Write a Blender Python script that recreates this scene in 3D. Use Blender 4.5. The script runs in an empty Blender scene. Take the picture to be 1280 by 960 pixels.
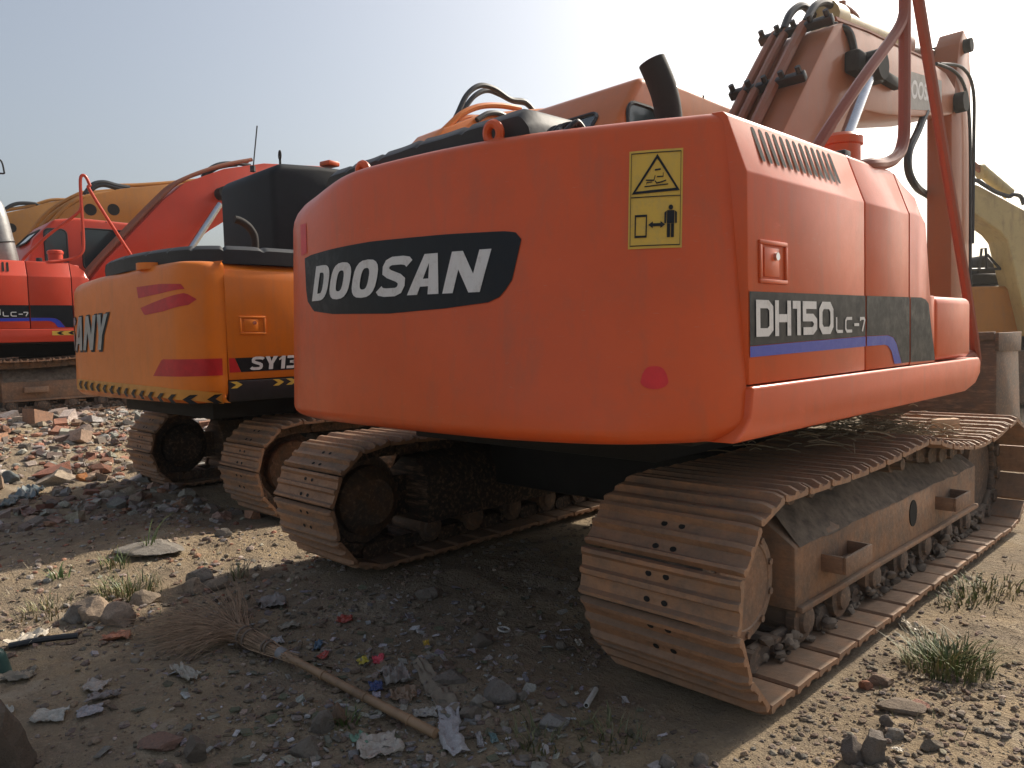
import bpy, bmesh, math, random
from mathutils import Vector, Matrix, noise
R = math.radians
random.seed(7)
SC = bpy.context.scene
COL = SC.collection

# ------------------------------------------------------------------ camera geometry
FPX, CH = 960.0, 1.25
def _n(v): return v.normalized()
_YV = Vector((978, -85, FPX)); _HZ = Vector((0, -56, FPX))
_nrm = _n(_YV.cross(_HZ))
if _nrm.y < 0: _nrm = -_nrm
_UP = -_nrm; _YC = _n(_YV); _XC = _YC.cross(_UP)
CM = Matrix((_XC, _YC, _UP))            # camera (right, down, fwd) -> world
CAM = Vector((0, 0, CH))
def ray(px, py): return CM @ Vector((px - 640, py - 480, FPX))
def on(px, py, ax, v):
    d = ray(px, py); return CAM + d * ((v - CAM[ax]) / d[ax])
def dep(px, py, z):
    return CAM + ray(px, py) * (z / FPX)
def proj(p):
    c = CM.transposed() @ (Vector(p) - CAM)
    return (640 + FPX * c.x / c.z, 480 + FPX * c.y / c.z)

# ------------------------------------------------------------------ terrain height
def sstep(a, b, x):
    t = min(1, max(0, (x - a) / (b - a))); return t * t * (3 - 2 * t)
def gbase(x, y):
    h = 0.47 * sstep(-7.2, -10.6, x)
    h += 0.05 * sstep(-3.9, -5.0, x) * sstep(3.2, 1.4, y)
    return h
def gz(x, y):
    h = gbase(x, y)
    a = noise.noise(Vector((x * .9, y * .9, 0))) * .035
    a += noise.noise(Vector((x * 2.6, y * 2.6, 3))) * .018
    a += noise.noise(Vector((x * 7, y * 7, 5))) * .017
    a += abs(noise.noise(Vector((x * 15, y * 15, 8)))) * .014 + noise.noise(Vector((x * 34, y * 34, 2))) * .006
    tr = 0                                 # packed flat under the tracks
    for xa, xb in ((-1.95, -1.1), (-4.25, -3.4), (-5.8, -4.9)):
        tr = max(tr, sstep(xa - .25, xa, x) * sstep(xb + .25, xb, x) * sstep(1.9, 2.3, y))
    if x < -9: tr = max(tr, .5)
    return h + a * (1 - tr) - .012 - .02 * tr
def G(px, py):
    p = on(px, py, 2, 0.0)
    for _ in range(8):
        p = on(px, py, 2, gz(p.x, p.y))
    return p

# ------------------------------------------------------------------ mesh builder
def catmull(pts, n=6):
    pts = [Vector(p) for p in pts]
    if len(pts) < 3: return pts
    out = []
    for i in range(len(pts) - 1):
        p0 = pts[max(i - 1, 0)]; p1 = pts[i]; p2 = pts[i + 1]; p3 = pts[min(i + 2, len(pts) - 1)]
        for k in range(n):
            t = k / n
            out.append(.5 * ((2 * p1) + (p2 - p0) * t + (2 * p0 - 5 * p1 + 4 * p2 - p3) * t * t + (3 * p1 - p0 - 3 * p2 + p3) * t ** 3))
    out.append(pts[-1]); return out

class MB:
    def __init__(s): s.bm = bmesh.new()
    def _merge(s, b, mat):
        for f in b.faces: f.material_index = mat
        me = bpy.data.meshes.new('tmp'); b.to_mesh(me); b.free()
        s.bm.from_mesh(me); bpy.data.meshes.remove(me); return s
    def prism(s, pts, ax, a0, a1, bevel=0, seg=2, mat=0):
        b = bmesh.new()
        def V(p, a):
            return {'x': (a, p[0], p[1]), 'y': (p[0], a, p[1]), 'z': (p[0], p[1], a)}[ax]
        v0 = [b.verts.new(V(p, a0)) for p in pts]; v1 = [b.verts.new(V(p, a1)) for p in pts]
        n = len(pts); b.faces.new(v0); b.faces.new(v1[::-1])
        for i in range(n): b.faces.new((v0[i], v1[i], v1[(i + 1) % n], v0[(i + 1) % n]))
        bmesh.ops.recalc_face_normals(b, faces=b.faces)
        if bevel:
            es = [e for e in b.edges if len(e.link_faces) == 2 and e.calc_face_angle(0) > R(18)]
            bmesh.ops.bevel(b, geom=es, offset=bevel, segments=seg, affect='EDGES', profile=.5, clamp_overlap=True)
        return s._merge(b, mat)
    def box(s, x0, x1, y0, y1, z0, z1, bevel=0, seg=2, mat=0):
        return s.prism([(x0, y0), (x1, y0), (x1, y1), (x0, y1)], 'z', z0, z1, bevel, seg, mat)
    def obox(s, c, size, rot, bevel=0, mat=0):
        b = bmesh.new(); bmesh.ops.create_cube(b, size=1)
        for v in b.verts: v.co = Vector((v.co.x * size[0], v.co.y * size[1], v.co.z * size[2]))
        if bevel: bmesh.ops.bevel(b, geom=b.edges[:], offset=bevel, segments=2, affect='EDGES', profile=.5)
        bmesh.ops.transform(b, matrix=Matrix.Translation(c) @ rot.to_4x4(), verts=b.verts)
        return s._merge(b, mat)
    def tube(s, pts, r, seg=8, smooth=6, mat=0, r1=None):
        P = catmull(pts, smooth) if smooth else [Vector(p) for p in pts]
        n = len(P); rings = []
        T = [(P[min(i + 1, n - 1)] - P[max(i - 1, 0)]).normalized() for i in range(n)]
        up = T[0].orthogonal().normalized()
        for i in range(n):
            up = (up - T[i] * up.dot(T[i])).normalized(); w = T[i].cross(up)
            rr = r if r1 is None else r + (r1 - r) * i / (n - 1)
            rings.append([s.bm.verts.new(P[i] + (up * math.cos(a) + w * math.sin(a)) * rr) for a in [k * math.tau / seg for k in range(seg)]])
        fs = []
        for i in range(n - 1):
            for k in range(seg):
                fs.append(s.bm.faces.new((rings[i][k], rings[i][(k + 1) % seg], rings[i + 1][(k + 1) % seg], rings[i + 1][k])))
        fs.append(s.bm.faces.new(rings[0][::-1])); fs.append(s.bm.faces.new(rings[-1]))
        for f in fs: f.material_index = mat
        return s
    def cyl(s, p0, p1, r, seg=20, mat=0, r1=None): return s.tube([p0, p1], r, seg, 0, mat, r1)
    def lathe(s, c, axis, prof, seg=28, mat=0):
        c = Vector(c); ax = Vector(axis).normalized(); u = ax.orthogonal().normalized(); w = ax.cross(u)
        rings = [[s.bm.verts.new(c + ax * a + (u * math.cos(t) + w * math.sin(t)) * max(r, 1e-4)) for t in [k * math.tau / seg for k in range(seg)]] for r, a in prof]
        for i in range(len(rings) - 1):
            for k in range(seg):
                s.bm.faces.new((rings[i][k], rings[i][(k + 1) % seg], rings[i + 1][(k + 1) % seg], rings[i + 1][k])).material_index = mat
        s.bm.faces.new(rings[0][::-1]).material_index = mat; s.bm.faces.new(rings[-1]).material_index = mat
        return s
    def ring(s, c, axis, rad, r, seg=20, mat=0):
        c = Vector(c); ax = Vector(axis).normalized(); u = ax.orthogonal().normalized(); w = ax.cross(u)
        rg = []
        for k in range(seg):
            t = k * math.tau / seg; d = u * math.cos(t) + w * math.sin(t)
            rg.append([s.bm.verts.new(c + d * rad + (d * math.cos(q) + ax * math.sin(q)) * r) for q in [j * math.tau / 8 for j in range(8)]])
        for k in range(seg):
            for j in range(8):
                s.bm.faces.new((rg[k][j], rg[k][(j + 1) % 8], rg[(k + 1) % seg][(j + 1) % 8], rg[(k + 1) % seg][j])).material_index = mat
        return s
    def poly(s, pts, mat=0):
        f = s.bm.faces.new([s.bm.verts.new(p) for p in pts]); f.material_index = mat; return s
    def grid(s, rows, mat=0, close=False):
        vs = [[s.bm.verts.new(p) for p in r] for r in rows]
        for i in range(len(vs) - 1):
            m = len(vs[i])
            for k in range(m if close else m - 1):
                s.bm.faces.new((vs[i][k], vs[i][(k + 1) % m], vs[i + 1][(k + 1) % m], vs[i + 1][k])).material_index = mat
        return vs
    def mesh(s, name, mats, smooth=35, normals=True):
        if normals: bmesh.ops.recalc_face_normals(s.bm, faces=s.bm.faces)
        me = bpy.data.meshes.new(name); s.bm.to_mesh(me); s.bm.free()
        for m in (mats if isinstance(mats, (list, tuple)) else [mats]): me.materials.append(m)
        if smooth:
            me.polygons.foreach_set('use_smooth', [True] * len(me.polygons)); me.set_sharp_from_angle(angle=R(smooth))
        return me
    def build(s, name, mats, parent=None, smooth=35, normals=True):
        return link(name, s.mesh(name, mats, smooth, normals), parent)

def root_of(o):
    while o.parent: o = o.parent
    return o
def link(name, me, parent=None):
    o = bpy.data.objects.new(name, me); COL.objects.link(o)
    if parent:
        org = ORG[root_of(parent).name]
        if not me.get('shifted'):
            me.transform(Matrix.Translation(-org)); me['shifted'] = 1
        o.parent = parent
    return o
ORG = {}
def thing(name, label, cat, org=(0, 0, 0), group=None, loc=None):
    o = bpy.data.objects.new(name, None); COL.objects.link(o)
    o.empty_display_size = .3
    ORG[o.name] = Vector(org); o.location = org if loc is None else loc
    o['label'] = label; o['category'] = cat
    if group: o['group'] = group
    return o
def tag(o, label, cat, group=None):
    o['label'] = label; o['category'] = cat
    if group: o['group'] = group
    return o
def solo(name, mb, mats, label, cat, group=None, smooth=35):
    """a one-mesh thing: origin moved to its base centre"""
    me = mb.mesh(name, mats, smooth)
    xs = [v.co for v in me.vertices]
    c = Vector((sum(v.x for v in xs) / len(xs), sum(v.y for v in xs) / len(xs), min(v.z for v in xs)))
    me.transform(Matrix.Translation(-c))
    o = bpy.data.objects.new(name, me); COL.objects.link(o); o.location = c
    return tag(o, label, cat, group)

# ------------------------------------------------------------------ materials
def newmat(name):
    m = bpy.data.materials.new(name); m.use_nodes = True
    nt = m.node_tree; b = nt.nodes['Principled BSDF']; return m, nt, b
def nd(nt, t, **k):
    n = nt.nodes.new(t)
    for a, v in k.items():
        if a in ('inputs',):
            for kk, vv in v.items(): n.inputs[kk].default_value = vv
        else: setattr(n, a, v)
    return n
def coords(nt, scale=1, obj=True):
    tc = nd(nt, 'ShaderNodeTexCoord'); mp = nd(nt, 'ShaderNodeMapping')
    mp.inputs['Scale'].default_value = scale if isinstance(scale, tuple) else (scale,) * 3
    nt.links.new(tc.outputs['Object'], mp.inputs[0]); return mp.outputs[0]
def noise_n(nt, co, sc, det=4, rough=.6):
    n = nd(nt, 'ShaderNodeTexNoise'); n.inputs['Scale'].default_value = sc; n.inputs['Detail'].default_value = det
    n.inputs['Roughness'].default_value = rough; nt.links.new(co, n.inputs['Vector']); return n.outputs['Fac']
def ramp(nt, fac, stops):
    r = nd(nt, 'ShaderNodeValToRGB'); e = r.color_ramp.elements
    while len(e) < len(stops): e.new(.5)
    for i, (p, c) in enumerate(stops):
        e[i].position = p; e[i].color = (c, c, c, 1) if isinstance(c, (int, float)) else (*c, 1)
    nt.links.new(fac, r.inputs[0]); return r.outputs[0]
def mix(nt, fac, a, b):
    m = nd(nt, 'ShaderNodeMix', data_type='RGBA')
    for s, v in ((0, fac), (6, a), (7, b)):
        if isinstance(v, (tuple, list)): m.inputs[s].default_value = (*v, 1)
        elif isinstance(v, (int, float)): m.inputs[s].default_value = v
        else: nt.links.new(v, m.inputs[s])
    return m.outputs[2]
def math_n(nt, op, a, b=0.0):
    m = nd(nt, 'ShaderNodeMath', operation=op)
    for i, v in enumerate((a, b)):
        if isinstance(v, (int, float)): m.inputs[i].default_value = v
        else: nt.links.new(v, m.inputs[i])
    return m.outputs[0]
def bump(nt, b, h, strength=.3, dist=.01):
    n = nd(nt, 'ShaderNodeBump'); n.inputs['Strength'].default_value = strength; n.inputs['Distance'].default_value = dist
    nt.links.new(h, n.inputs['Height']); nt.links.new(n.outputs[0], b.inputs['Normal'])
def upmask(nt, lo=.3, hi=.9):
    g = nd(nt, 'ShaderNodeNewGeometry'); sp = nd(nt, 'ShaderNodeSeparateXYZ'); nt.links.new(g.outputs['Normal'], sp.inputs[0])
    return ramp(nt, sp.outputs['Z'], [(lo, 0.0), (hi, 1.0)])

def paint(name, c, rough=.38, dirt=(.20, .13, .085), amt=.12, coat=.2):
    m, nt, b = newmat(name); co = coords(nt)
    n1 = noise_n(nt, co, 1.3, 5); n2 = noise_n(nt, co, 9, 6, .7)
    st = coords(nt, (5, 5, .7)); n3 = noise_n(nt, st, 2.2, 5, .65)
    c2 = tuple(x * .80 for x in c)
    base = mix(nt, ramp(nt, n1, [(.3, 0.0), (.75, 1.0)]), c, c2)
    streak = math_n(nt, 'MULTIPLY', ramp(nt, n3, [(.52, 0.0), (.80, 1.0)]), amt)
    base = mix(nt, streak, base, dirt)
    dust = math_n(nt, 'MULTIPLY', ramp(nt, n2, [(.50, 0.0), (.8, 1.0)]), amt * .6)
    base = mix(nt, dust, base, dirt)
    up = math_n(nt, 'MULTIPLY', upmask(nt, .75, .98), .30)
    base = mix(nt, up, base, (.42, .33, .26))
    nt.links.new(base, b.inputs['Base Color'])
    rr = math_n(nt, 'ADD', math_n(nt, 'MULTIPLY', n2, .25), rough - .08); nt.links.new(rr, b.inputs['Roughness'])
    b.inputs['Coat Weight'].default_value = coat; b.inputs['Coat Roughness'].default_value = .16; b.inputs['Specular IOR Level'].default_value = .32
    sc = noise_n(nt, coords(nt, (3, 3, 26)), 9, 3, .7)
    base2 = mix(nt, math_n(nt, 'MULTIPLY', ramp(nt, sc, [(.66, 0.0), (.72, 1.0)]), .22), base, (.50, .36, .27)); nt.links.new(base2, b.inputs['Base Color'])
    bump(nt, b, math_n(nt, 'ADD', math_n(nt, 'MULTIPLY', noise_n(nt, co, 60, 2), .15), math_n(nt, 'MULTIPLY', noise_n(nt, co, 2.6, 2), 3.0)), .22, .006)
    return m
def plain(name, c, rough=.6, metal=0, var=.25, sc=14, bmp=.1, coat=0):
    m, nt, b = newmat(name); co = coords(nt)
    n = noise_n(nt, co, sc, 5, .65)
    nt.links.new(mix(nt, ramp(nt, n, [(.3, 0.0), (.72, 1.0)]), tuple(x * (1 + var) for x in c), tuple(x * (1 - var) for x in c)), b.inputs['Base Color'])
    b.inputs['Roughness'].default_value = rough; b.inputs['Metallic'].default_value = metal
    b.inputs['Coat Weight'].default_value = coat
    if bmp: bump(nt, b, noise_n(nt, co, sc * 4, 4), bmp, .004)
    return m
def steel(name, c1, c2, dust=(.30, .235, .175), dustamt=.75, rough=.72):
    m, nt, b = newmat(name); co = coords(nt)
    n1 = noise_n(nt, co, 7, 6, .7); n2 = noise_n(nt, coords(nt, (2.2, 14, 14)), 3, 6, .7); n3 = noise_n(nt, co, 38, 4, .7)
    base = mix(nt, ramp(nt, n1, [(.32, 0.0), (.7, 1.0)]), c1, c2)
    base = mix(nt, math_n(nt, 'MULTIPLY', ramp(nt, n2, [(.5, 0.0), (.72, 1.0)]), .7), base, (.42, .25, .15))
    base = mix(nt, math_n(nt, 'MULTIPLY', ramp(nt, n3, [(.5, 0.0), (.75, 1.0)]), .4), base, (.13, .085, .06))
    base = mix(nt, math_n(nt, 'MULTIPLY', upmask(nt, .25, .85), dustamt), base, mix(nt, n1, dust, tuple(x * .6 for x in dust)))
    oi = nd(nt, 'ShaderNodeObjectInfo'); base = mix(nt, math_n(nt, 'MULTIPLY', oi.outputs['Random'], .45), base, mix(nt, ramp(nt, n1, [(.4, 0.0), (.6, 1.0)]), (.42, .22, .11), (.22, .165, .12)))
    nt.links.new(base, b.inputs['Base Color'])
    nt.links.new(ramp(nt, n3, [(.3, rough - .15), (.7, min(1, rough + .15))]), b.inputs['Roughness'])
    b.inputs['Metallic'].default_value = .15
    bump(nt, b, math_n(nt, 'ADD', n3, math_n(nt, 'MULTIPLY', n2, .8)), .35, .006)
    return m
def vcol(name, rough=.85, bmp=.35, sc=40, dirt=.45):
    m, nt, b = newmat(name); co = coords(nt)
    a = nd(nt, 'ShaderNodeAttribute', attribute_name='Col')
    n = noise_n(nt, co, sc, 5, .7)
    n2 = noise_n(nt, co, sc * 3.5, 4, .75)
    cc = mix(nt, ramp(nt, n, [(.35, 0.0), (.7, dirt)]), a.outputs['Color'], (.13, .10, .078))
    cc = mix(nt, ramp(nt, n2, [(.5, 0.0), (.72, dirt)]), cc, (.07, .055, .045))
    nt.links.new(cc, b.inputs['Base Color'])
    b.inputs['Roughness'].default_value = rough
    bump(nt, b, math_n(nt, 'ADD', n, n2), bmp, .008); return m

M = {}
M['orange'] = paint('orange_paint', (.72, .104, .017), amt=.28)
M['cabpaint'] = paint('cab_orange_paint', (.58, .150, .026), amt=.25)
M['redorange'] = paint('red_orange_paint', (.60, .052, .018), rough=.42)
M['yelorange'] = paint('yellow_orange_paint', (.80, .205, .012), rough=.42, amt=.2)
M['yellow'] = paint('old_yellow_paint', (.46, .19, .030), rough=.5, amt=.4)
M['yellow2'] = paint('dull_yellow_paint', (.38, .175, .035), rough=.5, amt=.4)
M['beige'] = paint('pale_beige_paint', (.56, .44, .20), rough=.5, amt=.6)
M['boom'] = paint('faded_orange_paint', (.40, .125, .045), rough=.55, amt=.35)
M['darkorange'] = paint('grimy_orange_paint', (.30, .10, .05), rough=.6, amt=.8)
M['black'] = plain('black_plastic', (.018, .019, .021), .42, var=.3)
M['rubber'] = plain('black_rubber', (.016, .016, .017), .55, var=.3)
M['pad'] = plain('black_vinyl', (.016, .018, .021), .6, var=.3, sc=9, bmp=.25)
M['navy'] = plain('black_sheet_wrap', (.008, .011, .015), .62, var=.3, sc=5); M['navy'].node_tree.nodes['Principled BSDF'].inputs['Specular IOR Level'].default_value = .25
def worn(name, c, rough, dust=(.22, .19, .16), amt=.35, sc=22):
    m, nt, b = newmat(name); co = coords(nt); n = noise_n(nt, co, sc, 6, .75); s2 = noise_n(nt, coords(nt, (4, 4, 1)), 7, 5, .7)
    f = math_n(nt, 'ADD', math_n(nt, 'MULTIPLY', ramp(nt, n, [(.52, 0.0), (.74, 1.0)]), amt), math_n(nt, 'MULTIPLY', ramp(nt, s2, [(.5, 0.0), (.8, 1.0)]), amt * .6))
    nt.links.new(mix(nt, f, c, dust), b.inputs['Base Color']); nt.links.new(ramp(nt, n, [(.3, rough - .1), (.7, rough + .2)]), b.inputs['Roughness']); b.inputs['Specular IOR Level'].default_value = .4
    return m
M['decal'] = worn('black_decal', (.007, .009, .012), .4, amt=.05)
M['decal'].node_tree.nodes['Principled BSDF'].inputs['Specular IOR Level'].default_value = .25
M['blue'] = worn('blue_decal', (.022, .045, .40), .35, amt=.12)
M['white'] = worn('white_letter', (.66, .65, .64), .4, (.30, .25, .21), .45)
M['silver'] = plain('silver_letter', (.34, .36, .37), .3, metal=.5, var=.2, bmp=0)
M['band'] = plain('orange_yellow_band', (.58, .24, .025), .4, var=.1, bmp=0)
M['sticker'] = worn('yellow_sticker', (.66, .42, .06), .45, (.36, .27, .13), .5, 16)
M['redpaint'] = plain('red_brush_paint', (.48, .010, .014), .45, var=.2, bmp=0)
M['redspot'] = plain('red_spray_spot', (.66, .018, .018), .42, var=.1, bmp=0)
M['gap'] = plain('dark_gap', (.01, .009, .008), .9, var=.1, bmp=0)
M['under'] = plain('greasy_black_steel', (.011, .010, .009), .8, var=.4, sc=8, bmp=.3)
M['shoe'] = steel('rusty_track_steel', (.40, .205, .105), (.24, .135, .08), dust=(.26, .195, .14), dustamt=.65)
M['frame'] = steel('rusty_frame_paint', (.29, .16, .095), (.18, .12, .085), dustamt=.8)
M['bucket'] = steel('dark_bucket_steel', (.085, .055, .040), (.055, .040, .032), dustamt=.25)
M['shade_steel'] = steel('shade_black_steel', (.014, .011, .010), (.009, .008, .007), dust=(.026, .021, .017), dustamt=.5)  # track steel with the deep shade of the inner tracks painted in
M['chain'] = steel('dusty_chain_steel', (.10, .075, .058), (.06, .045, .038), dustamt=.8)
M['rail'] = paint('dull_red_rail_paint', (.30, .085, .052), rough=.55, amt=.2)
M['chrome'] = plain('chrome_rod', (.55, .56, .58), .22, metal=.9, var=.1, bmp=0)
M['greypipe'] = plain('grey_pipe', (.30, .30, .29), .38, metal=.6, var=.2)
M['hose'] = plain('black_hose', (.02, .022, .025), .5, var=.2, bmp=0)
def glassmat():
    m, nt, b = newmat('cab_glass'); b.inputs['Base Color'].default_value = (.03, .05, .055, 1)
    b.inputs['Roughness'].default_value = .08; b.inputs['Specular IOR Level'].default_value = .7
    n = noise_n(nt, coords(nt), 3, 3); nt.links.new(ramp(nt, n, [(.3, .05), (.8, .16)]), b.inputs['Roughness']); return m
M['glass'] = glassmat()
M['stone'] = vcol('rubble_stone', .92, .9, 30, .6)
M['litter'] = vcol('litter_plastic', .5, .15, 60)
M['clod'] = plain('caked_dirt', (.15, .118, .09), .95, var=.45, sc=22, bmp=.6)
M['bamboo'] = plain('bamboo', (.25, .155, .085), .6, var=.5, sc=7, bmp=.2)
M['twig'] = plain('broom_twig', (.30, .20, .125), .8, var=.4, sc=20, bmp=0)
M['wire'] = plain('binding_wire', (.16, .12, .09), .6, var=.2)
M['grass'] = vcol('grass_blade', .55, 0, 30, .1)
M['cloth'] = vcol('cloth_rag', .9, .3, 80)
# ------------------------------------------------------------------ undercarriage
def track_path():
    pts = []
    for i in range(31): pts.append((2.42 + 2.98 * i / 30, .03))
    for i in range(1, 25):
        t = math.pi * i / 25; pts.append((5.4 + .32 * math.sin(t), .35 - .32 * math.cos(t)))
    top = catmull([(5.4, .665, 0), (5.0, .612, 0), (4.6, .600, 0), (4.2, .645, 0), (3.86, .712, 0), (3.4, .690, 0), (2.95, .678, 0), (2.42, .690, 0)], 8)
    pts += [(p.x, p.y) for p in top]
    for i in range(1, 25):
        t = math.pi * i / 25
        if math.pi - t > .80: pts.append((2.42 - .33 * math.sin(t), .36 + .33 * math.cos(t)))
    pts += [(2.283, .026), (2.35, .028)]          # the slack shoe hanging at the rear
    return pts
def shoe_mesh(w, pitch):
    prof = [(.002, .004), (.003, .012), (.006, .034), (.020, .036), (.034, .014), (.39 * pitch, .010), (.43 * pitch, .036), (.53 * pitch, .036), (.58 * pitch, .010),
            (pitch - .034, .012), (pitch - .022, .034), (pitch - .010, .032), (pitch - .006, .002), (pitch - .02, -.005), (.01, -.005)]
    m = MB(); b = m.bm; n = len(prof)
    xs = (-w / 2, -w / 2 + .03, w / 2 - .03, w / 2)
    vs = []
    for k, x in enumerate(xs):
        row = []
        for (t, h) in prof:
            hh = h if k in (1, 2) or h < .02 else h * .62
            row.append(b.verts.new((x, t, hh)))
        vs.append(row)
    for k in range(3):
        for i in range(n): b.faces.new((vs[k][i], vs[k][(i + 1) % n], vs[k + 1][(i + 1) % n], vs[k + 1][i]))
    b.faces.new(vs[0]); b.faces.new(vs[-1][::-1])
    bmesh.ops.recalc_face_normals(b, faces=b.faces)
    for cx in (-.045,):
        for t in (.26, .74):
            for dx in (0, .07):
                c = Vector((cx + dx, t * pitch, .0135))
                m.poly([c + Vector((math.cos(a) * .013, math.sin(a) * .010, 0)) for a in [k * math.tau / 10 for k in range(10)]], 1)
    return m.mesh('track_shoe', [M['shoe'], M['gap']], 40, normals=False)

def side_under(root, x_out, x_in, sgn, dx=0.0, dy=0.0, shoes=True, rot=0.0, dark=False):
    """one crawler track; x_out is the outer edge, sgn=+1 when the outer side faces +x"""
    w = abs(x_out - x_in); xc = (x_out + x_in) / 2
    org = ORG[root.name]; P = track_path()
    sh = lambda y: y + dy
    L = [0.0]
    for i in range(len(P)):
        a, c = P[i], P[(i + 1) % len(P)]; L.append(L[-1] + math.hypot(c[0] - a[0], c[1] - a[1]))
    tot = L[-1]; N = 45; pitch = tot / N
    def at(s):
        s %= tot
        for i in range(len(P)):
            if L[i + 1] >= s:
                a, c = P[i], P[(i + 1) % len(P)]; t = (s - L[i]) / (L[i + 1] - L[i]); return Vector((0, a[0] + (c[0] - a[0]) * t, a[1] + (c[1] - a[1]) * t))
    # chain of link plates running inside the shoes
    ch = MB(); fr = []
    for i in range(N):
        s0 = tot - .137 - rot + i * pitch
        p, q = at(s0), at(s0 + pitch); t = (q - p).normalized(); nrm = Vector((0, t.z, -t.y))
        fr.append((p, t, nrm))
        rot3 = Matrix((Vector((-1, 0, 0)), t, nrm)).transposed()
        for ox in (-.13, .13):
            c = (p + q) / 2 - nrm * .045; ch.obox(Vector((xc + ox, sh(c.y), c.z)), (.04, pitch * .80, .085), rot3, .016)
        c2 = p - nrm * .048; ch.cyl((xc - .165, sh(c2.y), c2.z), (xc + .165, sh(c2.y), c2.z), .040, 10)
    chain = ch.build('track_chain', M['chain'] if sgn > 0 and dark is False else M['shade_steel'], root)
    if shoes:
        sm = SHOE.setdefault(round(w, 3), None) or shoe_mesh(w, pitch); SHOE[round(w, 3)] = sm
        rnd = random.Random(int(abs(xc) * 100))
        for p, t, nrm in fr:
            o = bpy.data.objects.new('track_shoe', sm); COL.objects.link(o); o.parent = chain
            o.matrix_local = Matrix.Translation(Vector((xc + rnd.uniform(-.004, .004), sh(p.y), p.z)) - org) @ Matrix((Vector((-1, 0, 0)), t, nrm)).transposed().to_4x4() @ Matrix.Rotation(rnd.uniform(-.03, .03), 4, 'X')
    # frame
    f = MB(); xo = x_out - sgn * .135; X = lambda d: xo - sgn * d
    y0, y1 = sh(2.745), sh(5.08)
    f.prism([(X(0), .185), (X(0), .432), (X(.19), .565), (X(.33), .565), (X(.43), .45), (X(.43), .185)], 'y', y0, y1, .012)
    f.box(min(X(-.022), X(.004)), max(X(-.022), X(.004)), y0 + .01, y1 - .01, .180, .205, .006)
    f.prism([(X(.06), .22), (X(.06), .40), (X(.36), .42), (X(.36), .22)], 'y', y1 - .02, sh(5.32), .015)
    f.box(min(X(.20), X(.245)), max(X(.20), X(.245)), sh(2.45), y0 + .02, .22, .46, .01)
    FM = M['frame'] if sgn > 0 and dark is False else M['shade_steel']  # left and middle-machine tracks get the copy coloured dark for shade
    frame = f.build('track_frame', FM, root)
    for (ya, yb) in ((2.97, 3.24), (4.36, 4.62)):
        b = MB(); ya, yb = sh(ya), sh(yb); e = .085
        b.box(min(X(-e), X(.003)), max(X(-e), X(.003)), ya, ya + .014, .292, .362, .003)
        b.box(min(X(-e), X(.003)), max(X(-e), X(.003)), yb - .014, yb, .292, .362, .003)
        b.box(min(X(-e - .014), X(-e)), max(X(-e - .014), X(-e)), ya, yb, .292, .362, .004)
        b.box(min(X(-e), X(.003)), max(X(-e), X(.003)), ya + .0142, yb - .0142, .296, .308)
        b.build('step_bracket', FM, frame)
    h = MB(); yc, zc = sh(4.02), .335
    h.prism([(yc + .052 * math.cos(a), zc + .066 * math.sin(a)) for a in [k * math.tau / 20 for k in range(20)]], 'x', min(X(-.004), X(.0)), max(X(-.004), X(.0)))
    h.build('frame_hole', M['gap'], frame)
    # caked dirt on the sloping top of the frame
    rows = []; rr = random.Random(3)
    for i in range(70):
        y = y0 + .03 + (y1 - y0 - .06) * i / 69; row = []
        for k in range(12):
            u = k / 11; d = -.004 + .40 * u
            zz = (.432 + (.565 - .432) * min(1, d / .19)) if d > 0 else .43
            n1 = noise.noise(Vector((y * 5, d * 9, x_out))) * .035 + noise.noise(Vector((y * 17, d * 22, 4))) * .018 + noise.noise(Vector((y * 40, d * 45, 4))) * .009
            edge = math.sin(math.pi * min(1, max(0, u * .9 + .06)))
            row.append((X(d), y, zz - .012 + edge * (.065 + n1 * 1.7)))
        rows.append(row)
    dm = MB(); dm.grid(rows); d = dm.build('caked_dirt', M['clod'] if sgn > 0 else M['shade_steel'], frame, 60)  # dirt on left-hand tracks also carries the painted shade tone
    if sgn > 0 and not dark:
        lm = MB(); rl = random.Random(9)
        for k in range(360):
            y = rl.uniform(y0 - .2, y1 + .1); b = bmesh.new(); bmesh.ops.create_icosphere(b, subdivisions=1, radius=1); s_ = .008 + .024 * rl.random() ** 2; q = Vector((rl.uniform(X(.10), X(-.02)), y, .045 + rl.random() ** 2 * .08)); o_ = rl.uniform(0, 50)
            for v in b.verts: v.co = q + Vector((v.co.x * s_, v.co.y * s_ * 1.3, v.co.z * s_ * .8)) * (1 + .55 * noise.noise(v.co * 1.7 + Vector((o_, 0, 0))))
            lm._merge(b, 0)
        l_ = lm.build('packed_soil', M['clod'], frame, 50); l_['kind'] = 'stuff'
    # drive sprocket with its round cover plate, idler, rollers
    s = MB(); s.lathe((xc, sh(2.42), .36), (1, 0, 0), [(.02, -.035), (.27, -.035), (.27, .035), (.02, .035)], 30)
    sp = s.build('drive_sprocket', M['chain'], root)
    c = MB(); c.lathe((xo - sgn * .25, sh(2.47), .345), (sgn, 0, 0), [(.13, -.05), (.20, 0), (.205, .05), (.205, .185), (.195, .198), (.16, .202), (.155, .198), (.01, .198)], 36)
    for k in range(10):
        a = k * math.tau / 10 + .3; c.cyl((xo - sgn * .054, sh(2.47) + .176 * math.cos(a), .345 + .178 * math.sin(a)), (xo - sgn * .041, sh(2.47) + .176 * math.cos(a), .345 + .178 * math.sin(a)), .013, 8)
    c.build('hub_cover', FM, sp)
    i_ = MB(); i_.lathe((xc, sh(5.4), .35), (1, 0, 0), [(.05, -.12), (.24, -.12), (.255, -.05), (.255, .05), (.24, .12), (.05, .12)], 30); i_.build('front_idler', M['chain'], root)
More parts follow.
